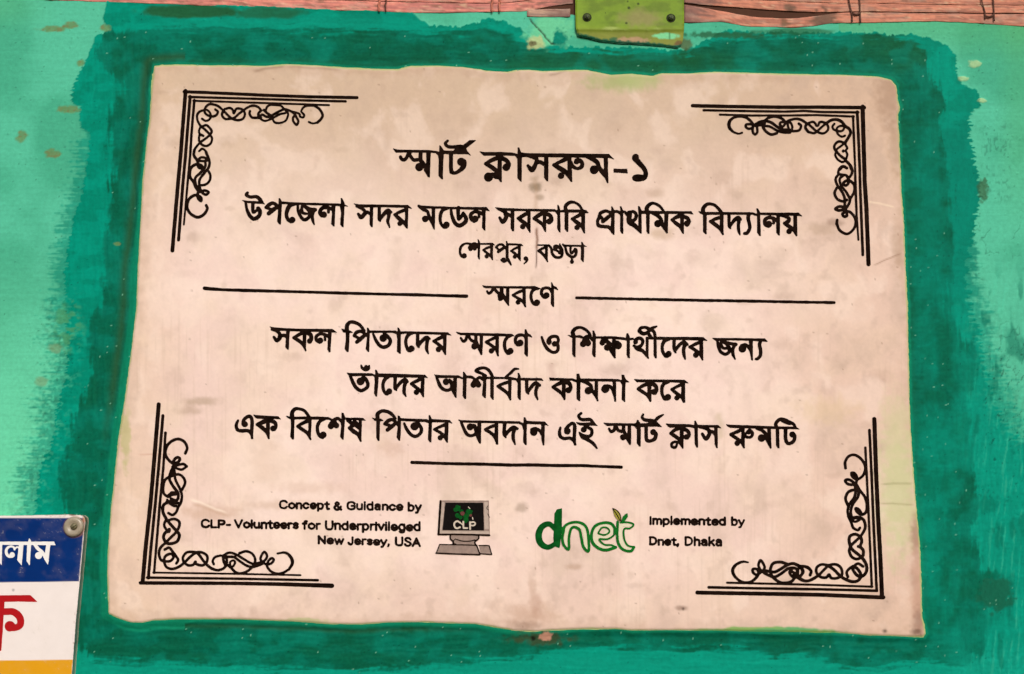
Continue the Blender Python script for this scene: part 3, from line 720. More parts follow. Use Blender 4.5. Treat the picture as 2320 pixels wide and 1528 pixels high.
L5 = Ink().w(600, 720, 7.25, """
p 80,150 160,165 500,185 1110,190 1180,242 1100,238 500,222 170,208
s 120,190,45 200,220,50 245,270,50 245,330,60 195,375,55 150,320,35
s 240,310,50 310,290,50 365,320,45
p 355,195 410,195 400,300 390,520 372,520 340,480 350,330
s 640,240,55 560,280,50 470,330,32
s 475,330,40 560,380,50 630,440,50 670,540,22
p 625,210 682,210 672,550 660,545 625,450
s 680,245,55 750,280,60 765,350,55 740,400,40
d 735,385,40
s 1050,310,45 990,280,45 910,265,45 845,310,50 850,370,45 900,405,45
d 910,375,45
s 985,280,35 990,370,30
p 1040,220 1095,220 1075,560 1058,570 1030,520 1040,350
s 1350,210,60 1350,130,60 1400,75,45 1480,80,50 1560,120,45 1635,215,38
p 1258,182 1330,205 1400,215 1440,245 1370,248 1290,238
p 1330,210 1385,210 1385,400 1372,560 1350,560 1315,510 1335,350
s 1465,295,35 1510,240,50 1580,225,45 1640,260,45 1700,310,35
s 1510,400,50 1570,350,60 1650,280,50
s 1470,300,40 1530,330,40 1560,350,40
p 1680,165 1700,170 1725,220 1715,400 1712,560 1695,558 1660,515 1680,350
p 1725,215 2140,215 2190,240 2320,225 2320,258 2190,275 2100,245 1725,248
s 1780,270,30 1820,360,45 1880,450,52 1955,485,48 2035,450,52 2060,370,52 2000,290,45 1960,260,40
d 1945,335,58
p 2183,165 2200,170 2230,230 2230,590 2215,590 2172,550 2180,350 2165,275 2185,250
""").w(900, 720, 7.25, """
p 50,232 200,228 830,245 885,290 820,280 300,265 50,258
s 260,250,40 190,275,55 145,350,45 145,450,45 180,535,40 220,550,30
d 235,507,46
s 335,265,45 335,380,50 335,440,50 355,485,25
s 350,465,35 400,390,50 480,325,50 530,345,35
s 505,345,55 485,440,50 485,520,48 510,590,18
s 770,300,50 690,340,50 595,385,32
s 600,385,40 680,440,45 750,510,45 790,600,22
p 757,265 808,265 800,600 785,600 750,500 757,450
d 677,522,40
p 970,238 1050,250 1650,262 1880,270 1920,295 1880,310 1650,300 1040,285 1000,265
s 1045,335,30 1080,385,40 1120,370,45 1150,290,45
s 1175,300,45 1200,350,40 1240,385,40 1280,380,45
s 1290,280,45 1295,380,45 1330,470,45 1380,600,25
d 1270,470,50
p 1358,275 1408,275 1395,610 1375,610 1350,540 1360,460
s 1640,320,40 1560,350,40 1460,395,28
s 1460,400,38 1540,450,45 1620,520,42 1655,620,25
p 1620,290 1668,290 1665,635 1650,630 1615,530
d 1548,545,40
s 1880,290,40 1810,320,48 1765,400,48 1770,510,48 1810,580,42 1850,590,30
d 1860,548,47
s 2120,380,30 2090,300,40 2020,285,45 1960,310,48 1940,380,48 1970,440,45 2010,450,40
d 2020,415,50
p 2100,195 2120,200 2145,265 2145,635 2130,640 2090,590 2095,380 2090,320
p 2140,258 2185,278 2215,322 2180,315 2140,300
""").w(1200, 720, 7.25, """
s 200,320,30 240,430,45 300,520,48 390,570,40 460,540,45 465,460,45 440,410,40
s 320,420,50 310,370,60 360,315,45 440,310,45 470,350,45 465,400,40 420,430,60
d 412,430,42 318,395,42
s 715,290,65 710,230,60 760,175,48 830,160,40 910,190,38 970,245,38 1000,300,40
p 625,285 700,300 830,290 890,320 880,345 800,325 690,325
p 705,290 755,290 750,645 735,645 703,600
d 880,430,50 960,420,46
s 880,400,50 920,330,60 960,390,60
s 930,320,60 980,310,50 1040,370,45
p 1035,215 1055,215 1085,290 1080,645 1060,645 1030,600 1040,350
p 1080,312 1350,308 1540,325 1600,345 1700,330 1720,360 1600,370 1350,345 1080,340
d 1195,410,44
s 1190,390,50 1220,340,60 1280,400,60 1340,440,45
s 50 1240,330 1270,380
d 1275,490,50
s 1290,430,45 1330,520,50 1360,580,45 1400,655,22
p 1362,320 1410,320 1408,655 1390,650 1350,540
d 1455,455,58
s 55 1390,400 1450,410
p 1595,262 1615,258 1642,320 1642,665 1620,660 1595,610 1600,400 1580,350
s 1740,400,70 1750,360,50 1810,335,50 1860,380,48 1840,450,48 1770,490,50 1710,460,30
s 1715,460,30 1770,510,60 1850,540,50 1920,620,40 1950,665,18
p 1910,320 1950,320 1950,670 1930,650 1910,580
s 1800,210,50 1830,170,45 1900,160,40 1970,190,50 2040,230,45 2065,330,45
s 1800,220,50 1860,260,55 1930,250,50 1980,200,50
s 1960,200,40 2030,165,40 2085,145,22
s 50 1940,240 1990,320
p 2040,320 2082,320 2085,660 2068,665 2040,620
p 1930,322 2080,318 2320,320 2320,355 2080,355 1930,352
""").w(1440, 720, 7.25, """
p 340,320 1110,322 1175,378 1100,372 340,357
s 560,350,40 480,380,55 440,460,48 445,550,45 490,630,42 530,640,30
d 542,597,47
s 635,350,50 632,470,50 640,530,45 660,575,22
s 650,550,35 710,460,50 790,400,48 850,440,38
s 815,430,60 790,520,50 795,610,48 815,680,20
s 1060,400,45 970,440,45 885,480,30
s 890,480,40 960,520,45 1050,590,45 1100,690,20
p 1055,350 1108,350 1108,690 1090,680 1050,600
d 992,613,42
p 1262,335 1350,338 2120,345 2165,392 2060,388 1900,375 1500,370 1320,378
s 1345,370,35 1360,470,45 1400,560,48 1470,600,45 1530,570,45 1540,500,50 1490,430,45 1440,400,40
s 1415,380,45 1405,440,45 1440,500,40 1500,500,40
s 1440,390,40 1540,420,45 1650,440,45
s 1630,440,60 1600,520,45 1600,600,45 1635,680,20
d 1755,510,60
s 1740,460,45 1800,445,45 1860,490,45 1900,560,40
p 1868,370 1922,370 1925,700 1905,695 1885,600 1870,520
s 2055,380,50 2035,450,50 2055,540,50 2050,620,48 2010,670,48 1975,680,30
""")
L6 = Ink().w(770, 810, 7.25, """
p 115,255 180,262 520,265 580,290 620,265 1400,290 1445,338 1390,330 800,325 620,318 590,330 540,300 200,305 170,320
s 170,300,40 210,400,50 270,500,50 350,545,50 440,500,50 460,430,50 420,350,50 370,340,50
d 340,395,60 430,155,28
s 350,130,20 365,170,40 415,205,35 470,190,35 480,140,25
p 583,205 605,215 632,270 630,400 610,640 590,640 562,590 575,400 570,320 585,290
s 800,320,40 740,360,50 708,440,45 720,540,45 760,600,40 790,605,30
d 810,560,46
s 910,310,55 905,420,50 905,500,50 930,540,22
s 920,520,35 990,420,50 1070,365,48 1110,400,38
s 1085,385,60 1060,480,50 1055,570,48 1085,640,18
s 1340,350,50 1260,390,50 1170,430,32
s 1175,435,40 1250,490,50 1330,560,42 1370,640,25
p 1335,310 1388,310 1380,655 1360,650 1330,570
d 1257,573,40
p 1552,285 1640,295 1950,300 2020,335 2090,305 2170,310 2230,350 2240,385 2180,350 2080,330 2030,360 1950,335 1640,335 1590,320
s 1585,310,35 1620,410,45 1670,500,48 1745,540,42 1820,520,42 1840,450,45 1810,400,45
d 1745,400,50
s 1800,380,50 1840,430,60 1860,520,60 1900,640,30
p 1870,320 1922,320 1915,665 1900,660 1860,560
p 2025,240 2045,245 2080,300 2072,680 2050,678 2020,630 2025,380
""").w(1010, 810, 7.25, """
d 455,450,46 535,450,44
s 450,420,50 490,370,50 540,420,50
s 510,360,45 560,330,45 620,370,45
s 35 340,320 430,325 480,370
p 615,330 662,330 660,500 655,665 635,660 600,620 615,450
s 650,300,45 580,260,40 510,230,45 500,210,40 560,180,45 640,175,42 710,215,45 765,310,42
s 45 620,300 660,340
p 735,320 785,320 785,560 785,695 765,690 732,640 735,500
p 650,325 780,320 960,325 1030,320 1140,340 1200,355 1240,340 1570,345 1600,382 1550,378 1240,375 1140,372 950,352 780,352 650,350
s 980,320,25 1060,260,40 1130,195,38 1195,190,20
s 1040,400,45 950,430,45 850,470,30
s 855,475,40 940,530,50 1020,600,45 1060,690,25
p 1030,345 1082,345 1075,500 1070,700 1050,695 1020,610 1030,560
p 1183,255 1205,262 1230,320 1230,700 1210,695 1180,650 1185,420 1150,370 1185,330
s 1330,370,50 1328,480,48 1335,560,45 1360,600,22
s 1350,575,35 1410,480,50 1480,420,48 1545,460,38
s 1515,445,60 1485,530,48 1480,610,48 1510,690,20
""").w(1250, 810, 7.25, """
p -40,335 100,342 340,350 400,370 470,350 1090,360 1150,380 1230,372 1270,408 1200,402 1100,395 480,388 400,405 330,378 -20,378
s 190,400,55 100,440,50 15,485,32
s 20,490,40 100,540,50 170,600,45 210,690,22
p 175,360 228,360 225,695 210,695 170,610
s 225,405,55 290,430,60 315,500,50 290,560,45
d 275,540,45
p 412,275 450,270 468,340 465,715 450,715 412,680
s 480,380,40 560,410,50 640,460,50 660,540,50 720,620,48 755,710,20
d 600,548,56 880,520,63
p 712,370 758,370 758,715 745,710 705,620
s 870,470,45 940,470,45 990,510,45 1030,620,40
p 1005,380 1055,380 1055,725 1035,720 1010,620
p 1150,290 1185,290 1215,360 1205,500 1205,730 1190,725 1152,690 1160,450 1120,385 1155,370
p 1358,360 1430,365 2180,372 2245,425 2170,415 1900,405 1400,405
s 1600,425,55 1500,465,50 1415,515,32
s 1420,520,40 1500,570,50 1580,630,45 1620,720,22
p 1575,390 1632,390 1635,725 1620,720 1575,640
s 1630,430,55 1700,460,60 1725,530,50 1700,590,45
d 1685,567,45
s 1920,405,40 1850,430,50 1810,500,48 1815,600,45 1850,680,42 1895,692,30
d 1908,655,50
s 2140,440,45 2060,480,45 1965,525,30
s 1970,525,40 2050,590,50 2130,650,45 2170,730,25
p 2135,390 2188,390 2188,740 2170,735 2130,650
d 2058,665,40
""")
L7 = Ink().w(520, 920, 7.25, """
s 140,240,35 110,320,45 130,390,50 200,410,50 290,405,50 350,440,55 375,530,25
s 365,530,25 365,400,50 370,250,50 345,180,50 290,180,50 230,240,48 220,300,45
d 252,300,46
p 395,148 450,155 800,175 840,218 750,210 450,205 420,185
s 620,230,70 540,270,65 450,305,40
s 455,305,45 540,360,60 610,430,50 645,530,25
p 605,200 660,200 655,535 640,535 600,450
s 670,240,60 740,270,55 765,330,45 740,390,40
d 715,370,42
p 930,165 1000,180 1300,178 1620,185 1700,225 1700,255 1640,225 1480,222 1000,215 950,190
s 1030,190,65 1030,110,60 1080,50,50 1150,50,40 1230,80,40 1310,180,40
p 1010,190 1062,190 1055,545 1035,550 1000,500 1012,350
s 1300,240,50 1210,280,50 1115,330,32
s 1120,335,45 1200,390,50 1280,450,48 1330,545,25
p 1295,200 1348,200 1330,545 1310,540 1285,450 1300,380
s 1560,215,45 1490,250,50 1445,330,48 1450,430,48 1490,500,45 1530,525,35
d 1540,475,50 1665,330,46 1755,320,44 1710,295,42
s 1660,300,50 1710,250,60 1750,300,50
s 1720,230,55 1780,205,45 1840,260,40 1850,310,30
p 1842,112 1870,118 1895,190 1870,550 1855,550 1820,500 1840,300
p 1890,195 2190,200 2235,240 2150,232 1890,222
s 1940,235,50 2010,290,60 2010,330,60 1965,360,40
s 2010,290,50 2090,330,55 2130,370,40
s 1970,365,45 2040,420,60 2110,470,50 2155,575,25
p 2125,220 2172,220 2162,575 2145,575 2110,480 2130,400
s 40 2050,240 2090,280 2130,330
""").w(780, 920, 7.25, """
s 545,200,60 550,130,60 610,85,45 680,85,50 760,120,50 845,205,30
p 458,195 530,215 600,212 640,242 570,250 500,240
p 530,220 585,220 575,570 555,568 530,520
s 665,290,40 720,245,55 790,225,45 850,270,45 890,320,35
s 710,395,55 770,345,60 840,290,50
s 660,295,40 740,320,45 770,350,40
p 880,160 905,168 930,215 925,400 915,570 895,568 865,515 880,350
p 930,205 1360,222 1390,245 1430,220 1730,235 1770,285 1700,268 1430,265 1380,280 1330,262 930,245
s 985,290,35 1030,390,45 1090,465,48 1170,500,45 1250,450,50 1265,370,50 1220,290,45 1190,265,40
d 1155,335,64
p 1392,155 1410,160 1438,225 1435,400 1425,595 1405,590 1378,550 1385,400
s 1670,300,45 1580,340,45 1480,380,28
s 1480,385,38 1580,440,45 1650,510,45 1690,590,22
p 1660,260 1710,260 1700,600 1685,595 1645,500
d 1577,522,40
""").w(1030, 920, 7.25, """
p 58,225 120,240 650,248 1060,255 1130,290 1180,250 1480,262 1540,325 1470,305 1180,292 1130,320 1050,290 800,285 120,270 90,258
s 110,270,35 150,370,45 200,460,48 265,490,42 340,460,45 350,390,45 310,320,45
d 255,345,53
s 330,330,50 360,420,60 375,490,50 415,600,30
p 380,270 435,270 430,600 405,610 370,520
s 670,320,45 590,345,45 500,385,30
s 505,390,40 590,440,48 660,510,45 695,620,25
p 665,270 715,270 712,630 695,630 655,540
s 825,280,60 815,380,50 815,460,50 840,515,25
s 830,490,40 890,410,55 970,350,50 1030,375,38
s 990,365,60 965,450,50 965,540,50 995,630,20
p 1138,190 1160,190 1185,250 1180,400 1180,640 1160,635 1128,590 1135,400 1110,310 1135,290
d 1300,430,58
s 1270,390,50 1330,370,40 1400,410,45 1440,470,45
p 1425,300 1480,300 1475,460 1470,645 1450,645 1430,540
""").w(1260, 920, 7.25, """
s 70,360,35 55,430,45 70,500,50 130,535,45 220,530,45 280,560,50 320,635,22
s 310,635,25 300,500,50 305,330,50 270,285,45 210,320,50 160,380,50
d 185,415,50
p 330,268 400,280 560,275 640,285 680,325 600,322 400,318 350,295
s 410,120,35 370,165,40 410,220,45 490,225,50 560,225,45 610,280,45
d 455,390,44
s 490,310,60 480,360,50
s 520,350,40 580,390,45 585,460,48 540,500,48 460,490,45 390,450,25
s 385,440,25 430,510,50 510,550,50 600,610,48 670,695,22
p 782,278 860,285 1280,290 1340,270 1380,290 1500,285 1560,260 1650,255 1680,290 1735,345 1650,335 1380,345 1300,335 1250,322 840,325 800,300
s 870,375,30 900,420,42 950,400,48 970,340,50
s 990,350,50 1020,400,42 1080,420,45
s 1110,320,50 1110,400,50 1140,470,45 1180,550,50 1215,630,22
d 1100,515,46
p 1180,310 1228,310 1228,630 1210,630 1170,560
p 1333,232 1350,235 1380,290 1388,400 1385,665 1365,660 1330,610 1330,380 1290,335
s 1480,330,50 1480,520,50 1500,570,50 1550,575,45 1620,540,55 1640,460,55 1600,420,50
d 1595,430,45
s 1430,140,28 1415,190,42 1460,230,48 1560,240,50 1620,250,50
s 1620,250,45 1680,190,45 1760,145,22
""").w(1500, 920, 7.25, """
p 65,292 140,298 450,305 540,320 610,315 920,318 970,365 880,352 600,350 540,365 450,345 130,355 100,335
s 320,350,60 220,390,55 140,450,38
s 145,450,45 220,500,55 300,560,50
p 300,320 352,320 350,700 335,700 290,620
s 355,380,55 420,410,55 445,480,48 420,530,40
d 400,510,42
s 265,600,35 210,590,35 160,620,38 165,670,38 220,680,38 245,630,30
s 230,590,30 290,600,40 330,670,30
p 535,245 555,245 580,310 585,400 590,680 570,680 540,620 535,360
s 620,345,40 720,370,45 780,410,50 770,480,60 720,540,55 660,460,40
s 770,420,50 840,430,48 880,480,45
p 858,340 910,340 912,690 895,690 868,630
p 1055,305 1120,312 1600,328 1850,340 2200,345 2260,385 2200,380 1560,370 1120,358 1080,335
s 1310,385,50 1220,430,50 1125,465,32
s 1130,470,42 1220,530,48 1300,590,45 1345,680,28
p 1310,340 1355,340 1355,695 1340,690 1300,610
d 1235,612,42
s 1350,460,45 1390,510,40 1460,510,40 1485,450,45 1440,400,45 1395,440,45
d 1425,430,34
s 1560,370,45 1640,400,50 1700,460,50 1710,520,50 1750,600,45 1785,690,22
d 1635,528,58
p 1730,340 1782,340 1795,695 1775,690 1740,620
p 1870,350 1920,350 1925,690 1905,690 1875,640
s 1880,350,50 1870,290,50 1920,230,50 1980,215,45 2080,260,50 2160,300,40 2190,350,35
s 1980,240,55 2050,270,55 2100,290,40
s 2030,370,55 2030,530,50 2050,600,50 2090,620,45 2160,580,50 2180,500,50 2150,450,50
d 2140,470,45
""")
# ------------------------------------------------------------------ corner ornaments
O_TL = Ink().w(0, 0, 1, """
l 5.6 417,208 470,210 600,216 700,219.5 809,221.5
l 7.4 420.3,206 415,275 408.8,355 402,430 390.5,568
l 4 428,220 600,224.8 700,228 783,230
l 5.8 430.8,219 425,290 420.3,352 414,420 404.4,544
l 3.2 438,228.5 600,233.7 745.5,238.5
l 440.2,227.5,4.6 434,300,4.6 430.8,352,4.6 416.5,509,3
""").w(380, 195, 9.55, """
s 36 740,710 820,755 900,725 935,650 900,560 850,520
s 40 1030,510 1085,560 1040,640 940,660 850,625 800,560 815,470 880,405 960,395 1080,430 1180,510 1280,610 1380,700 1500,740 1620,715 1670,620 1640,530 1560,490 1480,500 1430,590 1400,510 1330,475 1240,500
s 40 1180,570 1180,650 1250,715 1330,710 1440,690 1540,600 1640,530 1720,470 1850,425 1960,460 2020,530
s 40 800,520 700,550 640,620 640,730 700,850 790,930 900,1040 955,1130 930,1240 840,1300 740,1270 680,1190 680,1100 700,1050 770,1080
s 36 710,890 675,980 700,1050
s 40 760,870 840,850 920,920 950,990 910,1060 830,1130 720,1210 640,1290 570,1400 560,1500
s 36 680,1410 750,1360 830,1420 855,1500
s 42 1780,545 1770,600 1820,680 1920,690 2020,690
s 40 1230,500 1200,560 1170,610
""").w(600, 195, 9.55, """
s 42 -80,530 -140,600 -120,680 -60,620 20,660 100,670 200,610 330,540 430,505 560,545 650,620 610,690 620,770 690,840 725,760 690,690 650,610
s 34 -140,640 -80,720 0,755 100,730 200,680 330,610 430,590 480,560
s 34 20,540 50,450 130,410 250,415 350,430 420,500 500,590 490,680 440,760 330,800 220,790 160,710
s 34 560,545 740,600 760,660 830,680 850,630 800,570 790,540 830,470 880,440 950,425 1080,430
s 44 1080,430 1180,500 1250,620 1220,710 1140,790
s 30 1140,790 1040,810 950,780
s 44 -20,520 40,580 110,630
""").w(380, 340, 6.364, """
s 34 385,0 378,80 430,160 440,240 480,262 490,230 440,210 390,215 330,270 320,380 370,460 400,530 440,600 430,640 440,700 480,735 480,690 430,655 370,660 300,720 280,830 330,920 430,970 520,930 570,850 555,800
s 30 550,30 600,160 590,250 530,330 460,430 460,530 490,610 550,645 590,610 530,585 470,605
s 26 430,150 480,108 540,115 570,150 540,160 490,160 430,150
s 30 540,160 540,240 470,330 400,400 400,480 440,590
s 28 590,310 615,370 600,450 540,500 470,510
""")
O_TR = Ink().w(0, 0, 1, """
l 6.4 1569,239.7 1650,241.5 1780,243.3 1850,243 1958.5,244
l 8.2 1954.5,242 1956,300 1958.5,382 1959,409 1963,470 1968,599
l 4 1594.5,250 1700,252 1780,253.3 1820,251.5 1860,254 1945,255
l 5.2 1942.3,253.5 1945,310 1948,382 1949,425.5 1955,577.6
l 3.6 1631,260 1700,262 1780,262 1850,261 1934.4,264.3
l 1932.8,264,4.2 1935,320,4.2 1937.5,382,3.6 1938.5,425.5,5 1941,490,4 1945,544,3
""").w(1770, 225, 9.55, """
s 36 1150,535 1110,590 1130,650 1200,690 1230,760 1310,810 1380,790
s 36 1200,690 1210,620 1280,580 1360,590 1340,670 1270,695 1210,680
s 42 560,530 440,450 320,425 200,450 100,500
s 48 550,530 525,620 590,710
s 40 590,710 700,735 770,700 880,600 980,520
s 52 980,520 1080,455 1200,440 1310,490 1380,580 1470,640 1500,730 1450,840 1390,930
s 36 1390,930 1300,1010 1210,1080 1190,1150
s 40 560,530 680,490 740,530 760,570 800,570 830,500 900,495 990,540 1020,640 960,720 880,740 770,700 680,620 590,540
s 44 1390,960 1260,915 1170,970 1150,1060 1220,1160 1300,1240 1390,1300
s 36 1390,980 1430,1060 1400,1110 1430,1200 1400,1300 1330,1360 1230,1310 1170,1210 1190,1140
d 1345,1122,28
s 44 1400,1330 1470,1400 1520,1520
s 48 1420,1490 1340,1455 1270,1520
s 44 380,530 430,580 390,670 300,690 200,690
s 38 140,500 150,600 200,680 240,620 210,520 140,490
s 36 0,715 100,725 200,712
s 30 0,660 130,650 190,680
s 34 0,500 60,490 80,540 30,590 -20,560
""").w(1560, 225, 9.55, """
s 1160,725,30 1080,745,30 960,700,40 880,600,62 890,480,60 980,400,45 1120,375,40 1250,400,46 1350,480,46 1400,560,46 1380,620,46 1300,640,40 1240,600,42 1250,550,42 1340,540,42 1400,560,42
s 42 1400,560 1390,700 1440,760 1490,710 1480,600
s 50 1420,560 1550,490 1680,475 1800,510 1920,600 2050,660 2150,670
l 1450,560,80 1560,535,90 1640,525,60
s 40 1600,580 1750,590 1900,670 2030,715 2200,725
s 48 1600,500 1620,620 1700,720 1800,765 1910,735
s 46 1640,470 1740,400 1880,375 2020,420 2080,480
s 40 2120,500 2000,500 1980,560 2040,590 2090,540
""").w(1860, 360, 6.112, """
s 30 350,30 420,110 430,200 380,280 380,340 340,370 310,340 340,310 390,300 460,360 460,460 410,550 390,620 340,690 250,715 200,690 260,660 320,670
s 28 360,130 300,105 250,150 250,210 350,230 370,260
s 30 250,210 205,280 230,370 300,470 330,560 330,670 350,720 360,790 320,800 300,760 360,730 420,750 475,830 475,930 420,1010 350,1040 260,990 220,900
l 32 225,850 218,900
s 28 300,240 260,280 280,370 350,460 400,550
s 30 220,400 190,480 230,560 310,590 360,570
""")
O_BL = Ink().w(0, 0, 1, """
l 8 359.5,916.5 352,1010 341.4,1135.7 330,1240 323,1320
l 318,1321,6.6 530,1322,6.6 640,1324,7 752,1327.5,9
l 5.6 369,942 361,1040 352.4,1135.7 342,1240 336,1310
l 4.4 333,1309 530,1311.4 720,1315
l 374.7,981,5 370,1060,4.6 362.6,1135.7,5 349,1298,4.2
l 3 347,1297.6 530,1300.4 681,1303.5
""").w(310, 900, 6.364, """
s 34 700,810 725,730 680,640 580,605 470,660 415,760 425,860 510,950 590,940 620,890 580,870 530,920 530,1000 490,1080 470,1180 520,1280 590,1380 590,1470 520,1528
s 30 720,1000 670,965 580,985 540,1020 545,1100 560,1200 620,1320 650,1430 630,1528
s 28 720,1000 650,1045 580,1030
s 30 650,1340 695,1240 670,1160 600,1115 500,1140 410,1190 380,1300 390,1390 450,1440
l 450,1430,46 510,1390,60 570,1390,50
s 30 430,1510 520,1500 600,1528
l 40 520,1010 525,1100
""").w(310, 1130, 7.277, """
s 36 740,0 720,80 680,140 650,220 590,270 520,240
s 30 500,20 560,70 680,80
s 34 520,60 600,115 690,130
s 36 560,0 640,30 680,0
s 42 510,60 440,110 430,220 490,340 560,430 650,530 700,600 670,700 580,740 490,730 440,640 470,560 530,540 535,505
s 34 480,350 450,430 480,500 530,540
s 36 500,370 600,335 690,370 700,450 650,550 560,640 470,730 390,810 365,900 390,1000 440,1030 550,1030 605,960 560,910 470,950 450,1030 490,1130 590,1160 700,1120 790,1050 880,960 980,890 1080,890 1160,950 1150,1050 1080,1100 980,1080 965,1040 930,1090 850,1100 780,1050 760,970 820,890 920,880 1010,910 1100,1030 1200,1130 1320,1180 1430,1150 1480,1070
s 34 460,840 530,810 580,860 640,940 680,1010 650,1070
""").w(480, 1190, 8.0, """
s 34 35,710 15,650 60,580 160,550
l 44 200,560 215,660 255,740
s 34 -10,790 100,820 220,780 270,700 270,610
s 36 190,560 320,500 450,540 600,630 740,700 870,680 960,640 1000,560 950,485 890,570 890,640 960,700 1010,720
s 36 230,590 380,575 500,650 620,730 740,760 860,725 940,690
s 36 500,510 620,475 730,520 785,620 760,720 680,810 560,870 440,860 340,770 290,730
s 30 340,770 330,680 380,640 420,670 390,740 330,770
s 36 1000,720 1080,690 1120,630 1080,600 1020,660 1000,740 1060,830 1160,880 1280,870 1400,800
s 1400,800,40 1460,690,50 1430,580,48 1330,500,38 1190,515,26
l 40 230,570 420,580
""")
O_BR = Ink().w(0, 0, 1, """
l 8.2 1981,950 1985,1070 1989.8,1175.7 1995,1270 1998.3,1350
l 7.6 1580,1343 1700,1345 1860,1348 2001.5,1354
l 5 1970,975 1975,1080 1978.8,1175.7 1986.5,1339
l 4.8 1606,1331 1700,1333 1860,1335.6 1987,1338.8
l 4.2 1960.7,1014.6 1965,1100 1968.6,1175.7 1975.4,1330
l 3.6 1647.5,1320.6 1750,1323 1860,1325.6 1976.7,1329.7
""").w(1890, 940, 6.364, """
s 32 165,770 160,680 210,600 300,580 400,650 450,760 420,870 340,930 270,900 250,840 300,850 330,920 300,1000 200,1000 160,950 210,935 280,980 310,1080 290,1190 220,1290 195,1400 230,1510
d 288,870,32
s 32 310,980 370,1090 440,1180 470,1290 460,1400 400,1440 330,1400 310,1350 360,1370 400,1440
s 32 360,1100 340,1190 270,1290 240,1400 270,1490 370,1480 430,1520
s 34 195,1300 165,1210 200,1120 280,1085 340,1100
""").w(1800, 1170, 7.64, """
s 36 930,0 980,100 1020,200 1100,240 1135,200
s 40 980,30 1080,15 1170,35 1220,120 1220,220 1150,340 1060,430 980,510 950,600 990,700 1070,740 1150,720
s 34 1130,60 1060,95 990,70
s 44 1140,350 1050,310 960,350 950,450 990,560 1090,650 1180,730 1240,830 1250,940 1190,1030 1100,1030 1020,940 1010,870 1080,900 1140,980 1150,1050 1090,1120 990,1130 880,1090 790,1030 690,930 580,850
s 38 580,850 470,835 385,890 385,980 450,1050 550,1060 600,1010 640,1070 740,1070 820,1020 810,900 720,835 600,850 510,930 420,1020 320,1090 200,1120 110,1080 40,1030
s 44 1150,360 1165,440 1140,520 1190,590 1190,680
l 40 1105,522 1150,540
s 38 925,1050 905,970 960,900 1020,870 1100,820 1190,870
s 36 270,1020 290,950 230,880 140,870 100,860
s 40 0,825 100,880 140,960 100,1040 30,1000
""").w(1570, 1210, 8.0, """
s 1000,515,22 900,505,36 780,560,44 720,660,50 760,770,44 870,860,36 1000,880,36 1110,830,44 1190,720,44 1160,640,36 1090,640,40 1090,700,36 1160,740,36 1250,680,36 1300,600,36 1230,480,40 1190,560,40 1230,660,40 1330,670,44 1480,690,46 1600,630,46 1720,560,46 1830,540,46 1950,600,46 2000,690,40 1940,770,44
s 44 1260,680 1350,740 1480,780 1600,720 1740,625 1870,630 1900,720 1860,770
s 44 1720,550 1580,510 1450,540 1405,660 1440,770 1560,870 1680,890 1790,860 1860,770 1900,650 1960,590 2060,600 2140,670 2125,745
s 38 1800,640 1750,700 1810,780 1870,790
s 34 1780,690 1830,700 1820,760
s 44 1880,780 1980,840 2090,850 2200,800 2300,735
""")
R1 = Ink().w(450, 630, 3.742, "l 50,88,28 200,100,20 400,106,24 800,116,20 1200,128,22 1600,138,20 1850,143,24 2000,148,20 2272,155,26")
R2 = Ink().w(0, 0, 1, "l 5.6 1306,675 1330,675.5 1400,677 1500,679 1600,681 1700,682.5 1800,684.5 1890,686")
R3 = Ink().w(920, 1020, 4.64, "l 62,130,30 250,136,28 500,144,28 800,148,30 1100,158,30 1300,156,30 1600,163,30 1850,163,28 2000,170,26 2265,180,28")
# ------------------------------------------------------------------ lettering on the board
YT = YB - 0.00022
def part(o, label): o['label'] = label; return o
part(L1.build('text_line', YT, M['ink'], board_root, seed=1, grow=.6), 'largest line of black Bengali lettering, at the top, ending in a dash and numeral')
part(L2.build('text_line', YT, M['ink'], board_root, seed=2, grow=.65), 'second and widest line of black Bengali lettering')
part(L3.build('text_line', YT, M['ink'], board_root, seed=3, grow=.25), 'short third line of smaller black Bengali lettering with a comma')
part(L4.build('text_line', YT, M['ink'], board_root, seed=4, grow=.4), 'single black Bengali word between the two long ruled lines')
part(L5.build('text_line', YT, M['ink'], board_root, seed=5, grow=.7), 'black Bengali line just under the two long ruled lines')
part(L6.build('text_line', YT, M['ink'], board_root, seed=6, grow=.7), 'shorter black Bengali line above the last one')
part(L7.build('text_line', YT, M['ink'], board_root, seed=7, grow=.7), 'last line of black Bengali lettering, above the short ruled line')
part(O_TL.build('corner_ornament', YT, M['ink'], board_root, step=1.0, wob=.3, grow=.75), 'black scrolled ornament in the upper left corner')
part(O_TR.build('corner_ornament', YT, M['ink'], board_root, step=1.0, wob=.3, grow=.75), 'black scrolled ornament in the upper right corner')
part(O_BL.build('corner_ornament', YT, M['ink'], board_root, step=1.0, wob=.3, grow=.75), 'black scrolled ornament in the lower left corner')
part(O_BR.build('corner_ornament', YT, M['ink'], board_root, step=1.0, wob=.3, grow=.75), 'black scrolled ornament in the lower right corner')
part(R1.build('ruled_line', YT, M['ink'], board_root), 'long ruled line left of the single word')
part(R2.build('ruled_line', YT, M['ink'], board_root, wob=.7), 'long ruled line right of the single word')
part(R3.build('ruled_line', YT, M['ink'], board_root), 'short ruled line below the lettering')

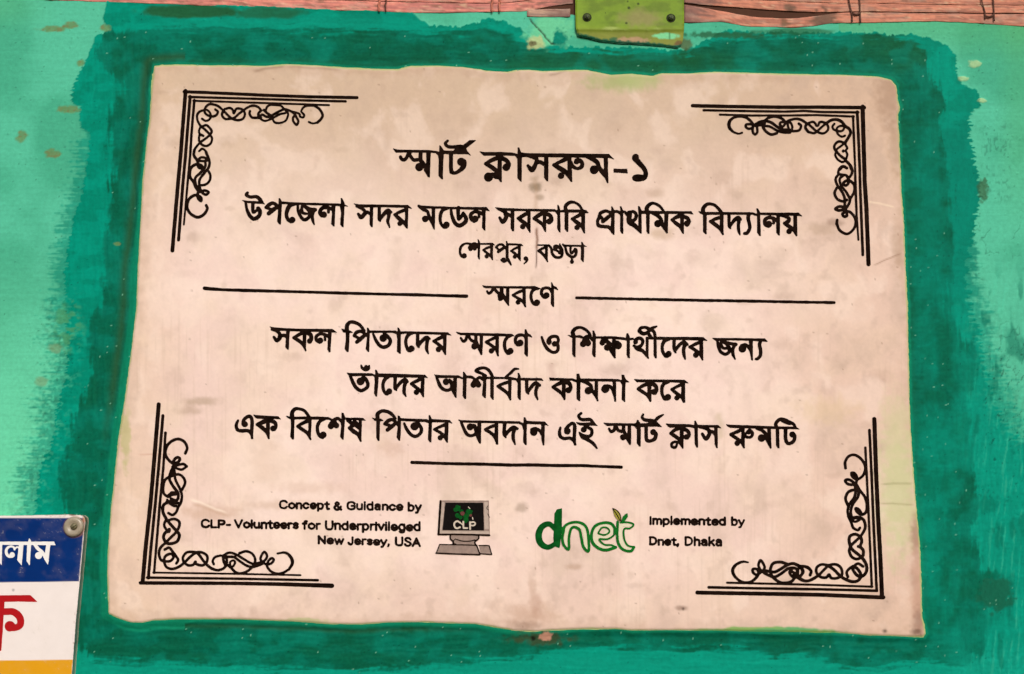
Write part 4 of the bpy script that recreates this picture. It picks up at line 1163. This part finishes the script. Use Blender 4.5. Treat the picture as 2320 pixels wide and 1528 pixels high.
# small Latin lettering: brushed letters, one word at a time, each set between its own two ends
GL = {
'C': (9, "s 8.2,8 6.5,9.7 4,10 1.5,8.5 .8,5 1.5,1.5 4,0 6.5,.3 8.2,2"), 'o': (7, "s 3.5,7.2 .9,5.5 .6,3.6 1,1.5 3.5,0 6,1.5 6.4,3.6 6,5.6 3.5,7.2"),
'n': (6.5, "l .8,0 .8,7|s .8,5 2.2,6.9 4.2,7 5.6,5.6 5.7,0"), 'c': (6.6, "s 5.8,5.6 3.4,7.2 1,5.6 .6,3.6 1.2,1.2 3.4,0 5.8,1.5"),
'e': (6.7, "s .8,3.6 6,3.6 5.4,6.2 3.4,7.2 1.2,6 .6,3.6 1.2,1.2 3.4,0 5.8,1.2"), 'p': (7, "l .8,7 .8,-2.8|s .8,5.5 2.4,7 4.6,6.9 6,5 6,2.4 4.6,.2 2.4,0 .8,1.6"),
't': (5, "l 2.4,9.3 2.4,1.6|s 2.4,1.6 3,.1 4.6,.3|l .4,6.9 4.6,6.9"), '&': (8.6, "s 8,0 3,6.2 2,8.2 3.8,10 5.6,8.4 4.6,6.4 1.6,4.4 .8,2.2 2.4,0 5,.2 7.2,2.4 7.8,4.4"),
'G': (9, "s 8.2,8 6.5,9.7 4,10 1.5,8.5 .8,5 1.5,1.5 4,0 6.6,.4 8.2,1.6 8.2,4.6|l 8.2,4.7 5,4.7"), 'u': (6.8, "s .8,7 .8,2 2.2,.1 4.2,.2 5.6,1.8|l 5.8,7 5.8,0"),
'i': (1.9, "l .8,0 .8,7|l .8,9.3 .8,9.6"), 'd': (7, "l 6,10.3 6,0|s 6,5.5 4.4,7 2.2,6.9 .8,5 .8,2.4 2.2,.2 4.4,0 6,1.6"), 'a': (6.8, "s 1,5.8 2.6,7.2 4.8,6.8 5.6,5.2 5.6,0|s 5.6,4.2 2.4,3.8 .8,2 2.2,0 4.2,.4 5.6,1.8"),
'b': (7, "l .8,10.3 .8,0|s .8,5.5 2.4,7 4.6,6.9 6,5 6,2.4 4.6,.2 2.4,0 .8,1.6"), 'y': (6.5, "l .4,7 3.3,.4|l 6,7 3.2,0 2.2,-2.4 .8,-2.8"), 'L': (6.6, "l .8,10 .8,0 6,0"),
'P': (7.6, "l .8,0 .8,10|s .8,9.9 4.6,9.9 6.6,8.8 6.6,5.9 4.6,4.6 .8,4.6"), '-': (4.6, "l .4,3.6 3.8,3.6"), 'V': (8.6, "l .4,10 4.2,0 8,10"), 'l': (1.9, "l .8,10.3 .8,0"),
'r': (4.4, "l .8,7 .8,0|s .8,4.8 2,6.8 4,7"), 's': (6, "s 5.2,5.8 3.2,7.2 1.2,6.2 1.4,4.6 4.4,3.2 5.2,1.6 3.4,0 .8,1.2"), 'f': (4.8, "s 4.4,10 3,10 2.2,8.6 2.2,0|l .4,6.9 4.2,6.9"),
'U': (8.6, "s .8,10 .8,3 2,.5 4.2,0 6.4,.5 7.6,3 7.6,10"), 'v': (6.3, "l .4,7 3.1,0 5.8,7"), 'g': (7, "s 6,5.5 4.4,7 2.2,6.9 .8,5 .8,2.4 2.2,.2 4.4,0 6,1.6|s 6,7 6,-1 4.8,-2.9 2.4,-2.9 1,-1.9"),
'N': (8, "l .8,0 .8,10 7,0 7,10"), 'w': (9, "l .3,7 2.3,0 4.4,6.6 6.5,0 8.5,7"), 'J': (6, "s 4.8,10 4.8,2.4 3.6,.1 1.6,.2 .6,2"), ',': (2.4, "s 1,.8 1,-.4 .3,-2"),
'S': (7.8, "s 6.8,8.2 4.8,10 2,9.6 1.2,7.4 3.4,5.6 6,4.4 7,2.4 5.2,.2 2.4,.2 .8,2"), 'A': (8.6, "l .4,0 4.2,10 8,0|l 1.8,3.4 6.6,3.4"), 'I': (2, "l .9,0 .9,10"),
'm': (9.8, "l .8,0 .8,7|s .8,5 2,6.8 3.8,6.9 4.8,5.4 4.8,0|s 4.8,5.2 6.2,6.9 8,6.8 8.9,5.2 8.9,0"), 'D': (8.6, "l .8,0 .8,10|s .8,10 4,10 6.8,8.2 7.6,5 6.8,1.8 4,0 .8,0"),
'h': (6.5, "l .8,10.3 .8,0|s .8,5 2.2,6.9 4.2,7 5.6,5.6 5.7,0"), 'k': (6.4, "l .8,10.3 .8,0|l 5.4,7 .9,2.6|l 2.6,4.4 5.8,0")}
def latin(name, words, label, wpx=5.3):
    K_ = Ink(); rr = np.random.RandomState(len(words[0][0]) + int(words[0][1]))
    for txt, x0, x1, b0, b1, cap in words:
        tot = sum(GL[c][0] for c in txt) + 1.15 * (len(txt) - 1) - .6; x = 0.0
        x0 += wpx * .25; x1 -= wpx * .25
        for ch in txt:
            dyy = rr.uniform(-.5, .5); sc = rr.uniform(.97, 1.04)
            for cmd in GL[ch][1].split('|'):
                t = cmd.split(); P = []
                for q in t[1:]:
                    a, b = [float(v) for v in q.split(',')]
                    u = (x + a) / tot; P.append([x0 + u * (x1 - x0), b0 + u * (b1 - b0) - b * sc * (cap - wpx) / 10 - wpx / 2 + dyy, wpx / 2 * rr.uniform(.88, 1.08)])
                P = np.array(P); K_.it.append(('l', spline(P, 5) if t[0] == 's' else P))
            x += GL[ch][0] + 1.15
    o = K_.build(name, YT, M['ink'], board_root, step=.9, grow=0, wob=.5, seed=int(words[0][1])); o['label'] = label
    return o
def W(x0, y0, s, t, a, b, ya, yb, cap): return (t, x0 + a / s, x0 + b / s, y0 + ya / s, y0 + yb / s, cap / s)
e1 = (440, 1120, 4.377); e2 = (1190, 1130, 4.4615)
latin('text_line', [W(*e1, 'Concept', 838, 1340, 150, 157, 94), W(*e1, '&', 1378, 1462, 160, 163, 95), W(*e1, 'Guidance', 1508, 2070, 160, 170, 95), W(*e1, 'by', 2114, 2252, 172, 174, 98)], 'first small English line, ending in by')
latin('text_line', [W(*e1, 'CLP-', 62, 362, 336, 340, 92), W(*e1, 'Volunteers', 395, 1034, 342, 352, 95), W(*e1, 'for', 1068, 1250, 354, 358, 94), W(*e1, 'Underprivileged', 1294, 2244, 358, 372, 99)], 'middle small English line beginning with three capitals')
latin('text_line', [W(*e1, 'New', 1222, 1482, 500, 506, 92), W(*e1, 'Jersey,', 1520, 1942, 506, 516, 92), W(*e1, 'USA', 1988, 2244, 520, 526, 98)], 'third small English line ending in three capitals')
latin('text_line', [W(*e2, 'Implemented', 1252, 2028, 266, 278, 94), W(*e2, 'by', 2078, 2216, 278, 281, 98)], 'small English line right of the green wordmark')
latin('text_line', [W(*e2, 'Dnet,', 1250, 1558, 474, 480, 95), W(*e2, 'Dhaka', 1608, 1990, 480, 485, 99)], 'small English line below, right of the green wordmark')

# little painted computer
lx = (970, 1110, 9.55)
def ink(t, name, mt, dy, label=None, src=lx, parent=board_root, step=.9, wob=.3, base=None):
    o = Ink().w(*src, t).build(name, (YT if base is None else base) - dy, M[mt], parent, step=step, wob=wob, grow=.15)
    if label: o['label'] = label
    return o
logo = ink("p 262,232 1312,236 1335,985 222,975\np 480,970 1095,985 1090,1060 1010,1120 1030,1205 540,1195 540,1120 480,1060\np 250,1180 1060,1195 1120,1405 175,1372\np 1100,1205 1320,1200 1378,1400 1135,1385", 'computer_emblem', 'grey', 0, 'small painted grey computer with a dark screen')
ink("p 300,262 358,262 330,600 296,868 250,950 270,600\np 262,890 1200,892 1320,900 1322,955 250,948\np 1215,262 1290,262 1315,850 1222,850", 'bezel_highlight', 'bezel', .0001, parent=logo)
ink("p 372,280 1190,282 1210,880 312,872", 'screen', 'screen', .0002, parent=logo)
ink("""l 44 270,245 225,965
l 34 222,968 600,965 900,970 1330,985
s 30 480,985 480,1060 540,1120 540,1180
s 30 1095,990 1090,1060 1012,1125 1030,1200
s 18 600,1070 750,1110 900,1110 1010,1085
l 18 250,1182 700,1190 1060,1200
l 20 250,1182 175,1370
l 28 170,1370 600,1390 1120,1405
l 26 1050,1200 1125,1400
l 20 1100,1205 1320,1205 1378,1400 1135,1385
s 12 1300,340 1270,400 1310,440
l 12 1290,520 1330,600
s 14 590,1060 540,1130 620,1190""", 'outline', 'ink', .0004, parent=logo)
ink("d 650,390,55 600,430,35 880,490,70 820,560,60 940,470,35 820,650,60 640,560,45 720,470,50 700,600,40", 'green_patch', 'scrgreen', .0004, parent=logo, wob=3)
ink("d 745,510,46 920,555,26", 'red_patch', 'red2', .0006, parent=logo, wob=1)
ink("""s 34 690,710 630,680 570,720 570,790 620,835 690,810
l 34 760,690 765,830 850,830
l 36 905,700 910,850
s 30 905,710 990,700 1020,740 980,775 915,770
l 20 690,710 760,770
l 16 960,600 970,640
s 14 870,370 905,410""", 'letters', 'cream2', .0007, parent=logo)
# green wordmark
dx = (1190, 1130, 4.4615)
wm = ink("""p 292,240 296,150 320,110 372,98 370,300 352,470 345,500 290,480 285,400
s 305,310,46 240,256,52 165,290,60 135,375,66 160,455,62 230,492,50 310,455,46""", 'green_wordmark', 'greendeep', .0001, 'green hand painted wordmark with two leaves', src=dx)
ink("""s 46 405,480 405,400 420,320 470,265 550,265 600,320 610,400 618,500
s 50 820,340 860,340 880,310 850,270 790,262 720,300 700,380 730,460 800,495 890,480
l 40 720,385 850,385
s 45 960,260 960,380 985,460 1030,500 1075,500
l 40 980,265 1075,262""", 'letter_fill', 'greenpale', 0, src=dx, parent=wm)
ink("""s 26 385,345 400,280 470,242 560,245 620,295 640,400 640,530 590,490 568,400 550,320 500,288 462,310 442,400 440,512 390,470 375,400 385,345
l 14 370,290 372,350
s 28 905,350 900,290 860,250 790,245 710,275 672,350 680,440 740,500 820,520 915,492
s 18 915,492 870,470 800,465 750,412 830,410 890,375 915,330
s 16 745,335 780,292 835,300 850,340 800,368 742,352 745,335
s 26 935,235 930,380 950,470 1000,520 1070,530 1100,490
s 18 1100,490 1035,472 1000,400 1000,308 1060,300 1095,262 1040,240 965,242""", 'letter_outline', 'green', .0003, src=dx, parent=wm)
ink("p 883,96 930,120 962,165 972,232 930,212 900,165", 'leaf', 'leafy', .0005, src=dx, parent=wm)
ink("s 8 885,98 930,122 960,165 970,230\ns 6 890,110 930,170 960,225", 'leaf_outline', 'ink', .0007, src=dx, parent=wm)
ink("p 972,238 985,185 1010,158 1033,148 1038,185 1005,228", 'leaf', 'green', .0006, src=dx, parent=wm)

# ------------------------------------------------------------------ lathe facing out of the wall
def lathe(name, cx, cy, y, prof, material, parent, seg=36, colr=None):
    c = at(cx, cy, y)[0]; V = []; F = []
    for r, o in prof:
        for k in range(seg):
            a = 2 * math.pi * k / seg; V.append((c[0] + r * math.cos(a), c[1] - o, c[2] + r * math.sin(a)))
    for i in range(len(prof) - 1):
        for k in range(seg): F.append((i * seg + k, i * seg + (k + 1) % seg, (i + 1) * seg + (k + 1) % seg, (i + 1) * seg + k))
    F.append(tuple(range((len(prof) - 1) * seg, len(prof) * seg)))
    return simple(name, np.array(V), F, material, parent, None, True)
def slotbar(name, cx, cy, y, L, wd, dp, ang, material, parent):
    c = at(cx, cy, y)[0]; V = []; ca, sa = math.cos(ang), math.sin(ang)
    for o in (0, dp):
        for a, b in ((-1, -1), (1, -1), (1, 1), (-1, 1)):
            V.append((c[0] + a * L / 2 * ca - b * wd / 2 * sa, c[1] - o, c[2] + a * L / 2 * sa + b * wd / 2 * ca))
    return simple(name, np.array(V), [(4, 5, 6, 7), (0, 1, 5, 4), (1, 2, 6, 5), (2, 3, 7, 6), (3, 0, 4, 7)], material, parent)

# ------------------------------------------------------------------ lime green bracket
BR = [(1303,-60),(1310,-64),(1540,-64),(1548,-58),(1550,0),(1550,60),(1548,88),(1544,103),(1535,110),(1510,106),(1460,102),(1400,99),(1362,95),(1332,87),(1309,82),(1304,60)]
br_root = empty('wall_bracket', tuple(at(1428, 105, 0.0)[0]), 'lime green bracket with two dark screws, over the middle of the bamboo edging', 'bracket')
def brcol(px, py):
    n = fbm(px / 30, py / 20, 150, 3); n3 = fbm(px / 6, py / 4, 151, 2)
    c = mix(C(120, 150, 40), C(106, 132, 38), sm(.4, .65, n))
    c = mix(c, C(136, 166, 48), .7 * sm(1340, 1304, px)); c = mix(c, C(140, 144, 66), .8 * sm(54, 84, py))
    c = mix(c, C(150, 138, 92), .7 * ell(px, py, 1452, 42, 42, 18, .6, 152, 14, .5))
    c = mix(c, C(158, 176, 92), .9 * (1 - sm(2, 5, np.abs(py - 65 - (px - 1400) * .015 - (n3 - .5) * 4))) * sm(1345, 1365, px) * sm(1505, 1480, px) * sm(.35, .6, n))  # highlight along the ridge painted in as a paler line
    c = mix(c, C(186, 152, 118), .9 * ell(px, py, 1430, 94, 38, 9, .25, 153, 9, .4))
    c = mix(c, C(130, 226, 166), .9 * ell(px, py, 1510, 82, 28, 7, .2, 154, 9, .3)); c = mix(c, C(60, 110, 66), .9 * (1 - sm(.5, 1.6, np.abs(px - 1517))) * sm(72, 76, py) * sm(92, 88, py))
    c = mix(c, C(34, 104, 70), .8 * ell(px, py, 1389, 90, 9, 6, .3, 155, 7, .5)); c = mix(c, C(110, 84, 52), .9 * ell(px, py, 1540, 104, 14, 12, .3, 156, 7, .5))
    for x, y, r in ((1425, 18, 3), (1446, 9, 2.5), (1419, 53, 2.5), (1422, 3, 2), (1372, 30, 1.5)): c = mix(c, C(40, 50, 16), .9 * ell(px, py, x, y, r, r, .4, 157, 5, .4))
    tb = np.interp(px, [1300, 1332, 1362, 1400, 1460, 1510, 1535, 1550], [78, 84, 92, 96, 99, 104, 107, 100]); c = mix(c, C(12, 98, 74), .95 * sm(-3, 1.5, py - tb + 3 + (n3 - .5) * 7))
    return c * (1 + .14 * (n3 - .5))[..., None]
def bryf(px, py):
    e = np.maximum(0, -polysd(px, py, BR))
    return 0.0010 * (1 - sm(0, 5, e)) ** 2 + 0.0014 * sm(60, 104, py) - 0.0008 * np.exp(-((py - 66) / 5) ** 2)
gX, gY = np.meshgrid(1290 + np.arange(150) * 1.9, -75 + np.arange(108) * 1.9)
sheet('plate', polysd(gX, gY, BR) + (fbm(gX / 14, gY / 14, 158) - .5) * 1.5, 1290, -75, 1.9, -0.0036, 0.0046, M['bracket'], br_root, brcol, smooth=True, side=C(60, 110, 60), yfun=bryf)
for x, y, a in ((1330, 40, .5), (1520, 41.5, 1.1)):
    mmp = 0.79 / F_PX
    s = lathe('screw', x, y, -0.0036, [(11.5 * mmp, -0.0002), (11 * mmp, .0005), (9.2 * mmp, .0004), (8.6 * mmp, .0001)], M['hole'], br_root)
    lathe('screw_head', x, y, -0.0037, [(8.4 * mmp, .0001), (7.6 * mmp, .0012), (5 * mmp, .0017), (1 * mmp, .0019)], M['screwdark'], s)
    slotbar('slot', x, y, -0.0055, 11 * mmp, 1.8 * mmp, .0003, a, M['hole'], s)
    slotbar('slot', x, y, -0.00555, 11 * mmp, 1.8 * mmp, .00033, a + math.pi / 2, M['hole'], s)

# ------------------------------------------------------------------ tin sign in the lower left
YS = -0.0066
SG = [(-330,1172),(60,1168),(160,1166),(186,1168),(192,1173),(193.5,1182),(190.5,1210),(180.7,1318),(172,1408),(163,1528),(150,1700),(-330,1712)]
sg_root = empty('tin_sign', tuple(at(0, 1700, 0.0)[0]), 'blue, white and yellow tin sign with Bengali letters, cut off in the lower left corner', 'sign')
def sgcol(px, py):
    c = np.tile(C(238, 228, 224), (len(px), 1))
    e = -polysd(px, py, SG); n = fbm(px / 30, py / 30, 160)
    blue = mix(C(4, 48, 116), C(2, 40, 102), n)
    yb = 1320 - (px / 190) * 2.5
    c = mix(c, blue, sm(1173.2, 1174.8, py) * sm(yb + .8, yb - .8, py) * sm(1.2, 2.8, np.where(px < 150, 5, e)))
    yy = 1497 - px * .012
    c = mix(c, C(222, 158, 26), sm(yy - .8, yy + .8, py) * sm(.4, 1.2, e))
    c = mix(c, C(120, 84, 60), .8 * ell(px, py, 163, 1166, 10, 3, .4, 161, 5, .5)); c = mix(c, C(186, 130, 96), .8 * ell(px, py, 192, 1177, 5, 8, .4, 162, 5, .5))
    c = mix(c, C(150, 150, 150), .7 * ell(px, py, 30, 1337, 3, 3, .4, 163, 5, .3)); c = mix(c, C(150, 120, 96), .25 * (1 - sm(0.2, 1.2, e)) * (px > 100))
    dst = fbm(px / 26, py / 22, 166, 4); c = mix(c, C(206, 190, 172), .05 * sm(.4, .8, dst)); c = mix(c, C(150, 112, 84), .45 * sm(.62, .76, fbm(px / 7, py / 6, 167, 3)) * sm(8, 1, np.where(px < 100, 20, e)))
    scr = np.abs(fbm((px + py) / 40, (px - py) / 9, 168, 2) - .5); c = mix(c, C(214, 206, 198), .35 * (1 - sm(.004, .012, scr)) * sm(.55, .7, dst))
    c = mix(c, C(142, 98, 66), .7 * (1 - sm(22, 27, np.hypot(px - 168, py - 1194) + (n - .5) * 6)))
    return c * (1 + .03 * (n - .5))[..., None]
gX, gY = np.meshgrid(-345 + np.arange(340) * 1.6, 1155 + np.arange(355) * 1.6)
sheet('sign_panel', polysd(gX, gY, SG) + (fbm(gX / 12, gY / 12, 165) - .5) * 1.0, -345, 1155, 1.6, YS, 0.0068, M['signface'], sg_root, sgcol, side=C(240, 220, 190))
sx = (0, 1100, 3.57); yb_ = YS - .00012
part(ink("""p -60,456 437,455 449,484 -60,480
p -16,480 18,480 13,645 -6,620
s 96,574,24 72,574,22 54,554,24 50,525,22 66,502,18 92,494,14 112,502,14 118,520,14
d 98,562,21
s 13 118,516 136,500 156,508 168,540
p 153,478 190,478 175,648 140,604
p 236,427 250,445 252,480 240,648 215,612 220,480
s 26 284,482 310,515 345,545 382,610
d 312,568,28
p 374,478 407,478 388,645 358,596
s 30 -90,490 -50,540 -20,590""", 'lettering', 'signwhite', 0, src=sx, parent=sg_root, base=yb_), 'white Bengali lettering on the blue band')
part(ink("""p -80,892 60,890 245,888 302,943 150,940 -80,945
p -10,940 36,940 20,1200 6,1330 -30,1340 -30,1000
s -40,1030,60 40,1022,54 110,1025,56 160,1070,58 162,1130,54 110,1155,50 60,1145,40
d 80,1140,42
s -40,1080,60 -10,1200,50 0,1330,20""", 'lettering', 'signred', 0, src=sx, parent=sg_root, base=yb_), 'large red Bengali letter on the white field')
mmp = 0.79 / F_PX
cap = lathe('washer', 168, 1194, YS, [(22 * mmp, 0), (22 * mmp, .0012), (20.5 * mmp, .0022), (16 * mmp, .0027), (11 * mmp, .0022), (8 * mmp, .0016)], M['rub'], sg_root)
hd = lathe('screw_head', 168, 1193, YS - .0016, [(7.5 * mmp, 0), (7 * mmp, .0012), (4 * mmp, .0018), (.5 * mmp, .0019)], M['screwmetal'], cap)
slotbar('slot', 168, 1193, YS - .00345, 9 * mmp, 1.6 * mmp, .0002, .7, M['hole'], cap)

# ------------------------------------------------------------------ bamboo edging along the top
bm_root = empty('bamboo_edging', tuple(at(1160, 30, 0.0)[0]), 'row of pink painted split bamboo strips tied with cane above the wall', 'bamboo screen')
def slat(top, bot, yf, seed, tint):
    xs = np.arange(min(p[0] for p in top), max(p[0] for p in top) + 1, 7.0)
    ft = lambda P: np.interp(xs, [p[0] for p in P], [p[1] for p in P])
    t0 = ft(top); b0 = ft(bot)
    k = np.ones(7) / 7; sm1 = lambda a: np.convolve(np.pad(a, 3, 'edge'), k, 'valid')
    t0 = sm1(t0) + (fbm(xs / 25, xs * 0, seed) - .5) * 1.6; b0 = sm1(b0) + (fbm(xs / 25, xs * 0, seed + 1) - .5) * 1.6
    nr = 12; V = []; CC = []
    for j in range(nr + 1):
        a = math.pi * j / nr; u = .5 - .5 * math.cos(a); o = math.sin(a) ** .22
        X = xs; Y = t0 + (b0 - t0) * u; node = np.exp(-(((xs + seed * 137) % 330 - 165) / 6) ** 2)
        yy = 0.0004 - o * (yf - 0.0004 + node * .0006) + (fbm(xs / 60, xs * 0 + j * .02, seed + 2) - .5) * .0012
        V.append(at(X, Y, yy)); 
        n = fbm(X / 120, Y / 2.2, seed + 3, 3); n4 = fbm(X / 26, Y / 3, seed + 4, 3); yr = fbm(X / 5, Y / 3, seed + 7, 3)
        c = mix(C(*tint), C(tint[0] - 34, tint[1] - 22, tint[2] - 14), sm(.4, .65, n)); c = mix(c, C(150, 108, 92), .8 * sm(.56, .72, n4))
        c = mix(c, C(228, 196, 160), .55 * sm(.68, .78, fbm(X / 14, Y / 3, seed + 5)))
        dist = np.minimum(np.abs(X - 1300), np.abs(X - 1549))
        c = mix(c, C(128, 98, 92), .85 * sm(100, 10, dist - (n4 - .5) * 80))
        c = mix(c, C(112, 90, 76), .9 * ell(X, Y, 1868, 48, 30, 26, .3, 170, 8, .8) + .8 * ell(X, Y, 1790, 20, 12, 12, .3, 171, 8, .6) * (1 - ell(X, Y, 1868, 48, 30, 26, .3, 170, 8, .8)))
        c = mix(c, C(120, 92, 70), .8 * ell(X, Y, 1778, 52, 9, 9, .3, 172, 7, .5)); c = mix(c, C(44, 30, 24), .85 * ell(X, Y, 873, 10, 2, 14, .4, 173, 6, .4))
        c = mix(c, C(88, 128, 66), .5 * sm(1.2, -1.5, b0 - Y + (n4 - .5) * 4) * (X < 900)) if j > nr - 2 else c
        c = c * (1 + .16 * (yr - .5))[..., None]; c = mix(c, C(206, 186, 166), .2 * sm(.55, .7, fbm(X / 40, Y / 12, seed + 12, 3)))
        CC.append(c)
    nx_ = len(xs); V = np.concatenate(V); CC = np.concatenate(CC); F = []
    for j in range(nr):
        for i in range(nx_ - 1): F.append((j * nx_ + i, j * nx_ + i + 1, (j + 1) * nx_ + i + 1, (j + 1) * nx_ + i))
    F.append(tuple(j * nx_ for j in range(nr + 1))); F.append(tuple(j * nx_ + nx_ - 1 for j in range(nr, -1, -1)))
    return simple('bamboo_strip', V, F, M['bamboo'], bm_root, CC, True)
PK = (230, 146, 130); PO = (214, 142, 116); PD = (190, 154, 134)
s1t = [(-200,-28),(250,-12),(860,4),(1110,9),(1150,8),(1220,-2),(1298,-10)]; s1b = [(-200,-10),(0,-3),(350,9),(700,22),(871,27),(927,30),(1007,30),(1111,28),(1194,27),(1230,18),(1298,8)]
slat(s1t, s1b, .0013, 10, PK)
slat([(p[0], p[1] - 24) for p in s1t], [(p[0], p[1] - .6) for p in s1t], .0012, 20, PK)
slat([(p[0], p[1] - 46) for p in s1t], [(p[0], p[1] - 26) for p in s1t], .004, 30, PK)
slat([(1194,22),(1298,20)], [(1194,38),(1298,39)], .0012, 40, PD)
gu = [(1549,6),(1600,13),(1660,17),(1720,22),(1800,27),(1860,29),(1930,27),(2000,27),(2100,29),(2230,30),(2320,31),(2520,34)]
gl = [(1549,10),(1600,19),(1640,27),(1700,38),(1750,42),(1800,42),(1850,37),(1900,29),(1930,28.5),(2000,28.5),(2100,30.5),(2230,31.5),(2320,32.5),(2520,36)]
rb = [(1549,53),(1650,50),(1680,61),(1800,63),(1850,60),(1885,52),(1935,53),(1990,52),(2100,49),(2200,52),(2250,57),(2320,61),(2520,66)]
s2 = [(1549,-10),(1660,-2),(1800,5),(1900,8),(2000,9),(2150,12),(2320,13),(2520,15)]
slat(gl, rb, .0013, 50, PO); slat(s2, gu, .0016, 60, PO)
slat([(p[0], p[1] - 21) for p in s2], [(p[0], p[1] - .6) for p in s2], .0013, 70, PO)
slat([(p[0], p[1] - 42) for p in s2], [(p[0], p[1] - 22.5) for p in s2], .004, 80, PO)
def tie(pts, wpx, yf, material, nm='cane_tie'):
    P = spline(np.array([[a, b, wpx] for a, b in pts], float), 5); V = []; F = []; seg = 8
    W_ = at(P[:, 0], P[:, 1], -yf)
    for i in range(len(P)):
        t_ = W_[min(i + 1, len(P) - 1)] - W_[max(i - 1, 0)]; t_ /= np.linalg.norm(t_) + 1e-9
        nrm = np.cross(t_, [0, 1, 0]); nrm /= np.linalg.norm(nrm) + 1e-9
        for k in range(seg):
            a = 2 * math.pi * k / seg; V.append(W_[i] + wpx * mmp * (math.cos(a) * nrm + .6 * math.sin(a) * np.array([0, 1, 0])))
    for i in range(len(P) - 1):
        for k in range(seg): F.append((i * seg + k, i * seg + (k + 1) % seg, (i + 1) * seg + (k + 1) % seg, (i + 1) * seg + k))
    F.append(tuple(range(seg))); F.append(tuple(range(len(V) - seg, len(V))))
    return simple(nm, np.array(V), F, material, bm_root, None, True)
for x, yb2, mt in ((858, 27, 'cane_pink'), (873, 27, 'cane'), (1114, 28, 'cane_pink'), (1131, 27, 'cane_pink'), (1930, 50, 'cane'), (1949, 52, 'cane'), (2231, 44, 'cane'), (2252, 48, 'cane')):
    off = 8 if x in (1930, 2231) else (3 if x > 1900 else 0)
    tie([(x - off, -60), (x - off, -20), (x - off + 2, 4), (x, yb2 - 18), (x + 1, yb2)], 1.7 if mt == 'cane' else 2.6, .0019, M[mt])
tie([(1931, 30), (1940, 33), (1949, 30)], 2.6, .0021, M['cane']); tie([(2232, 36), (2242, 38), (2252, 34)], 2.4, .0021, M['cane'])
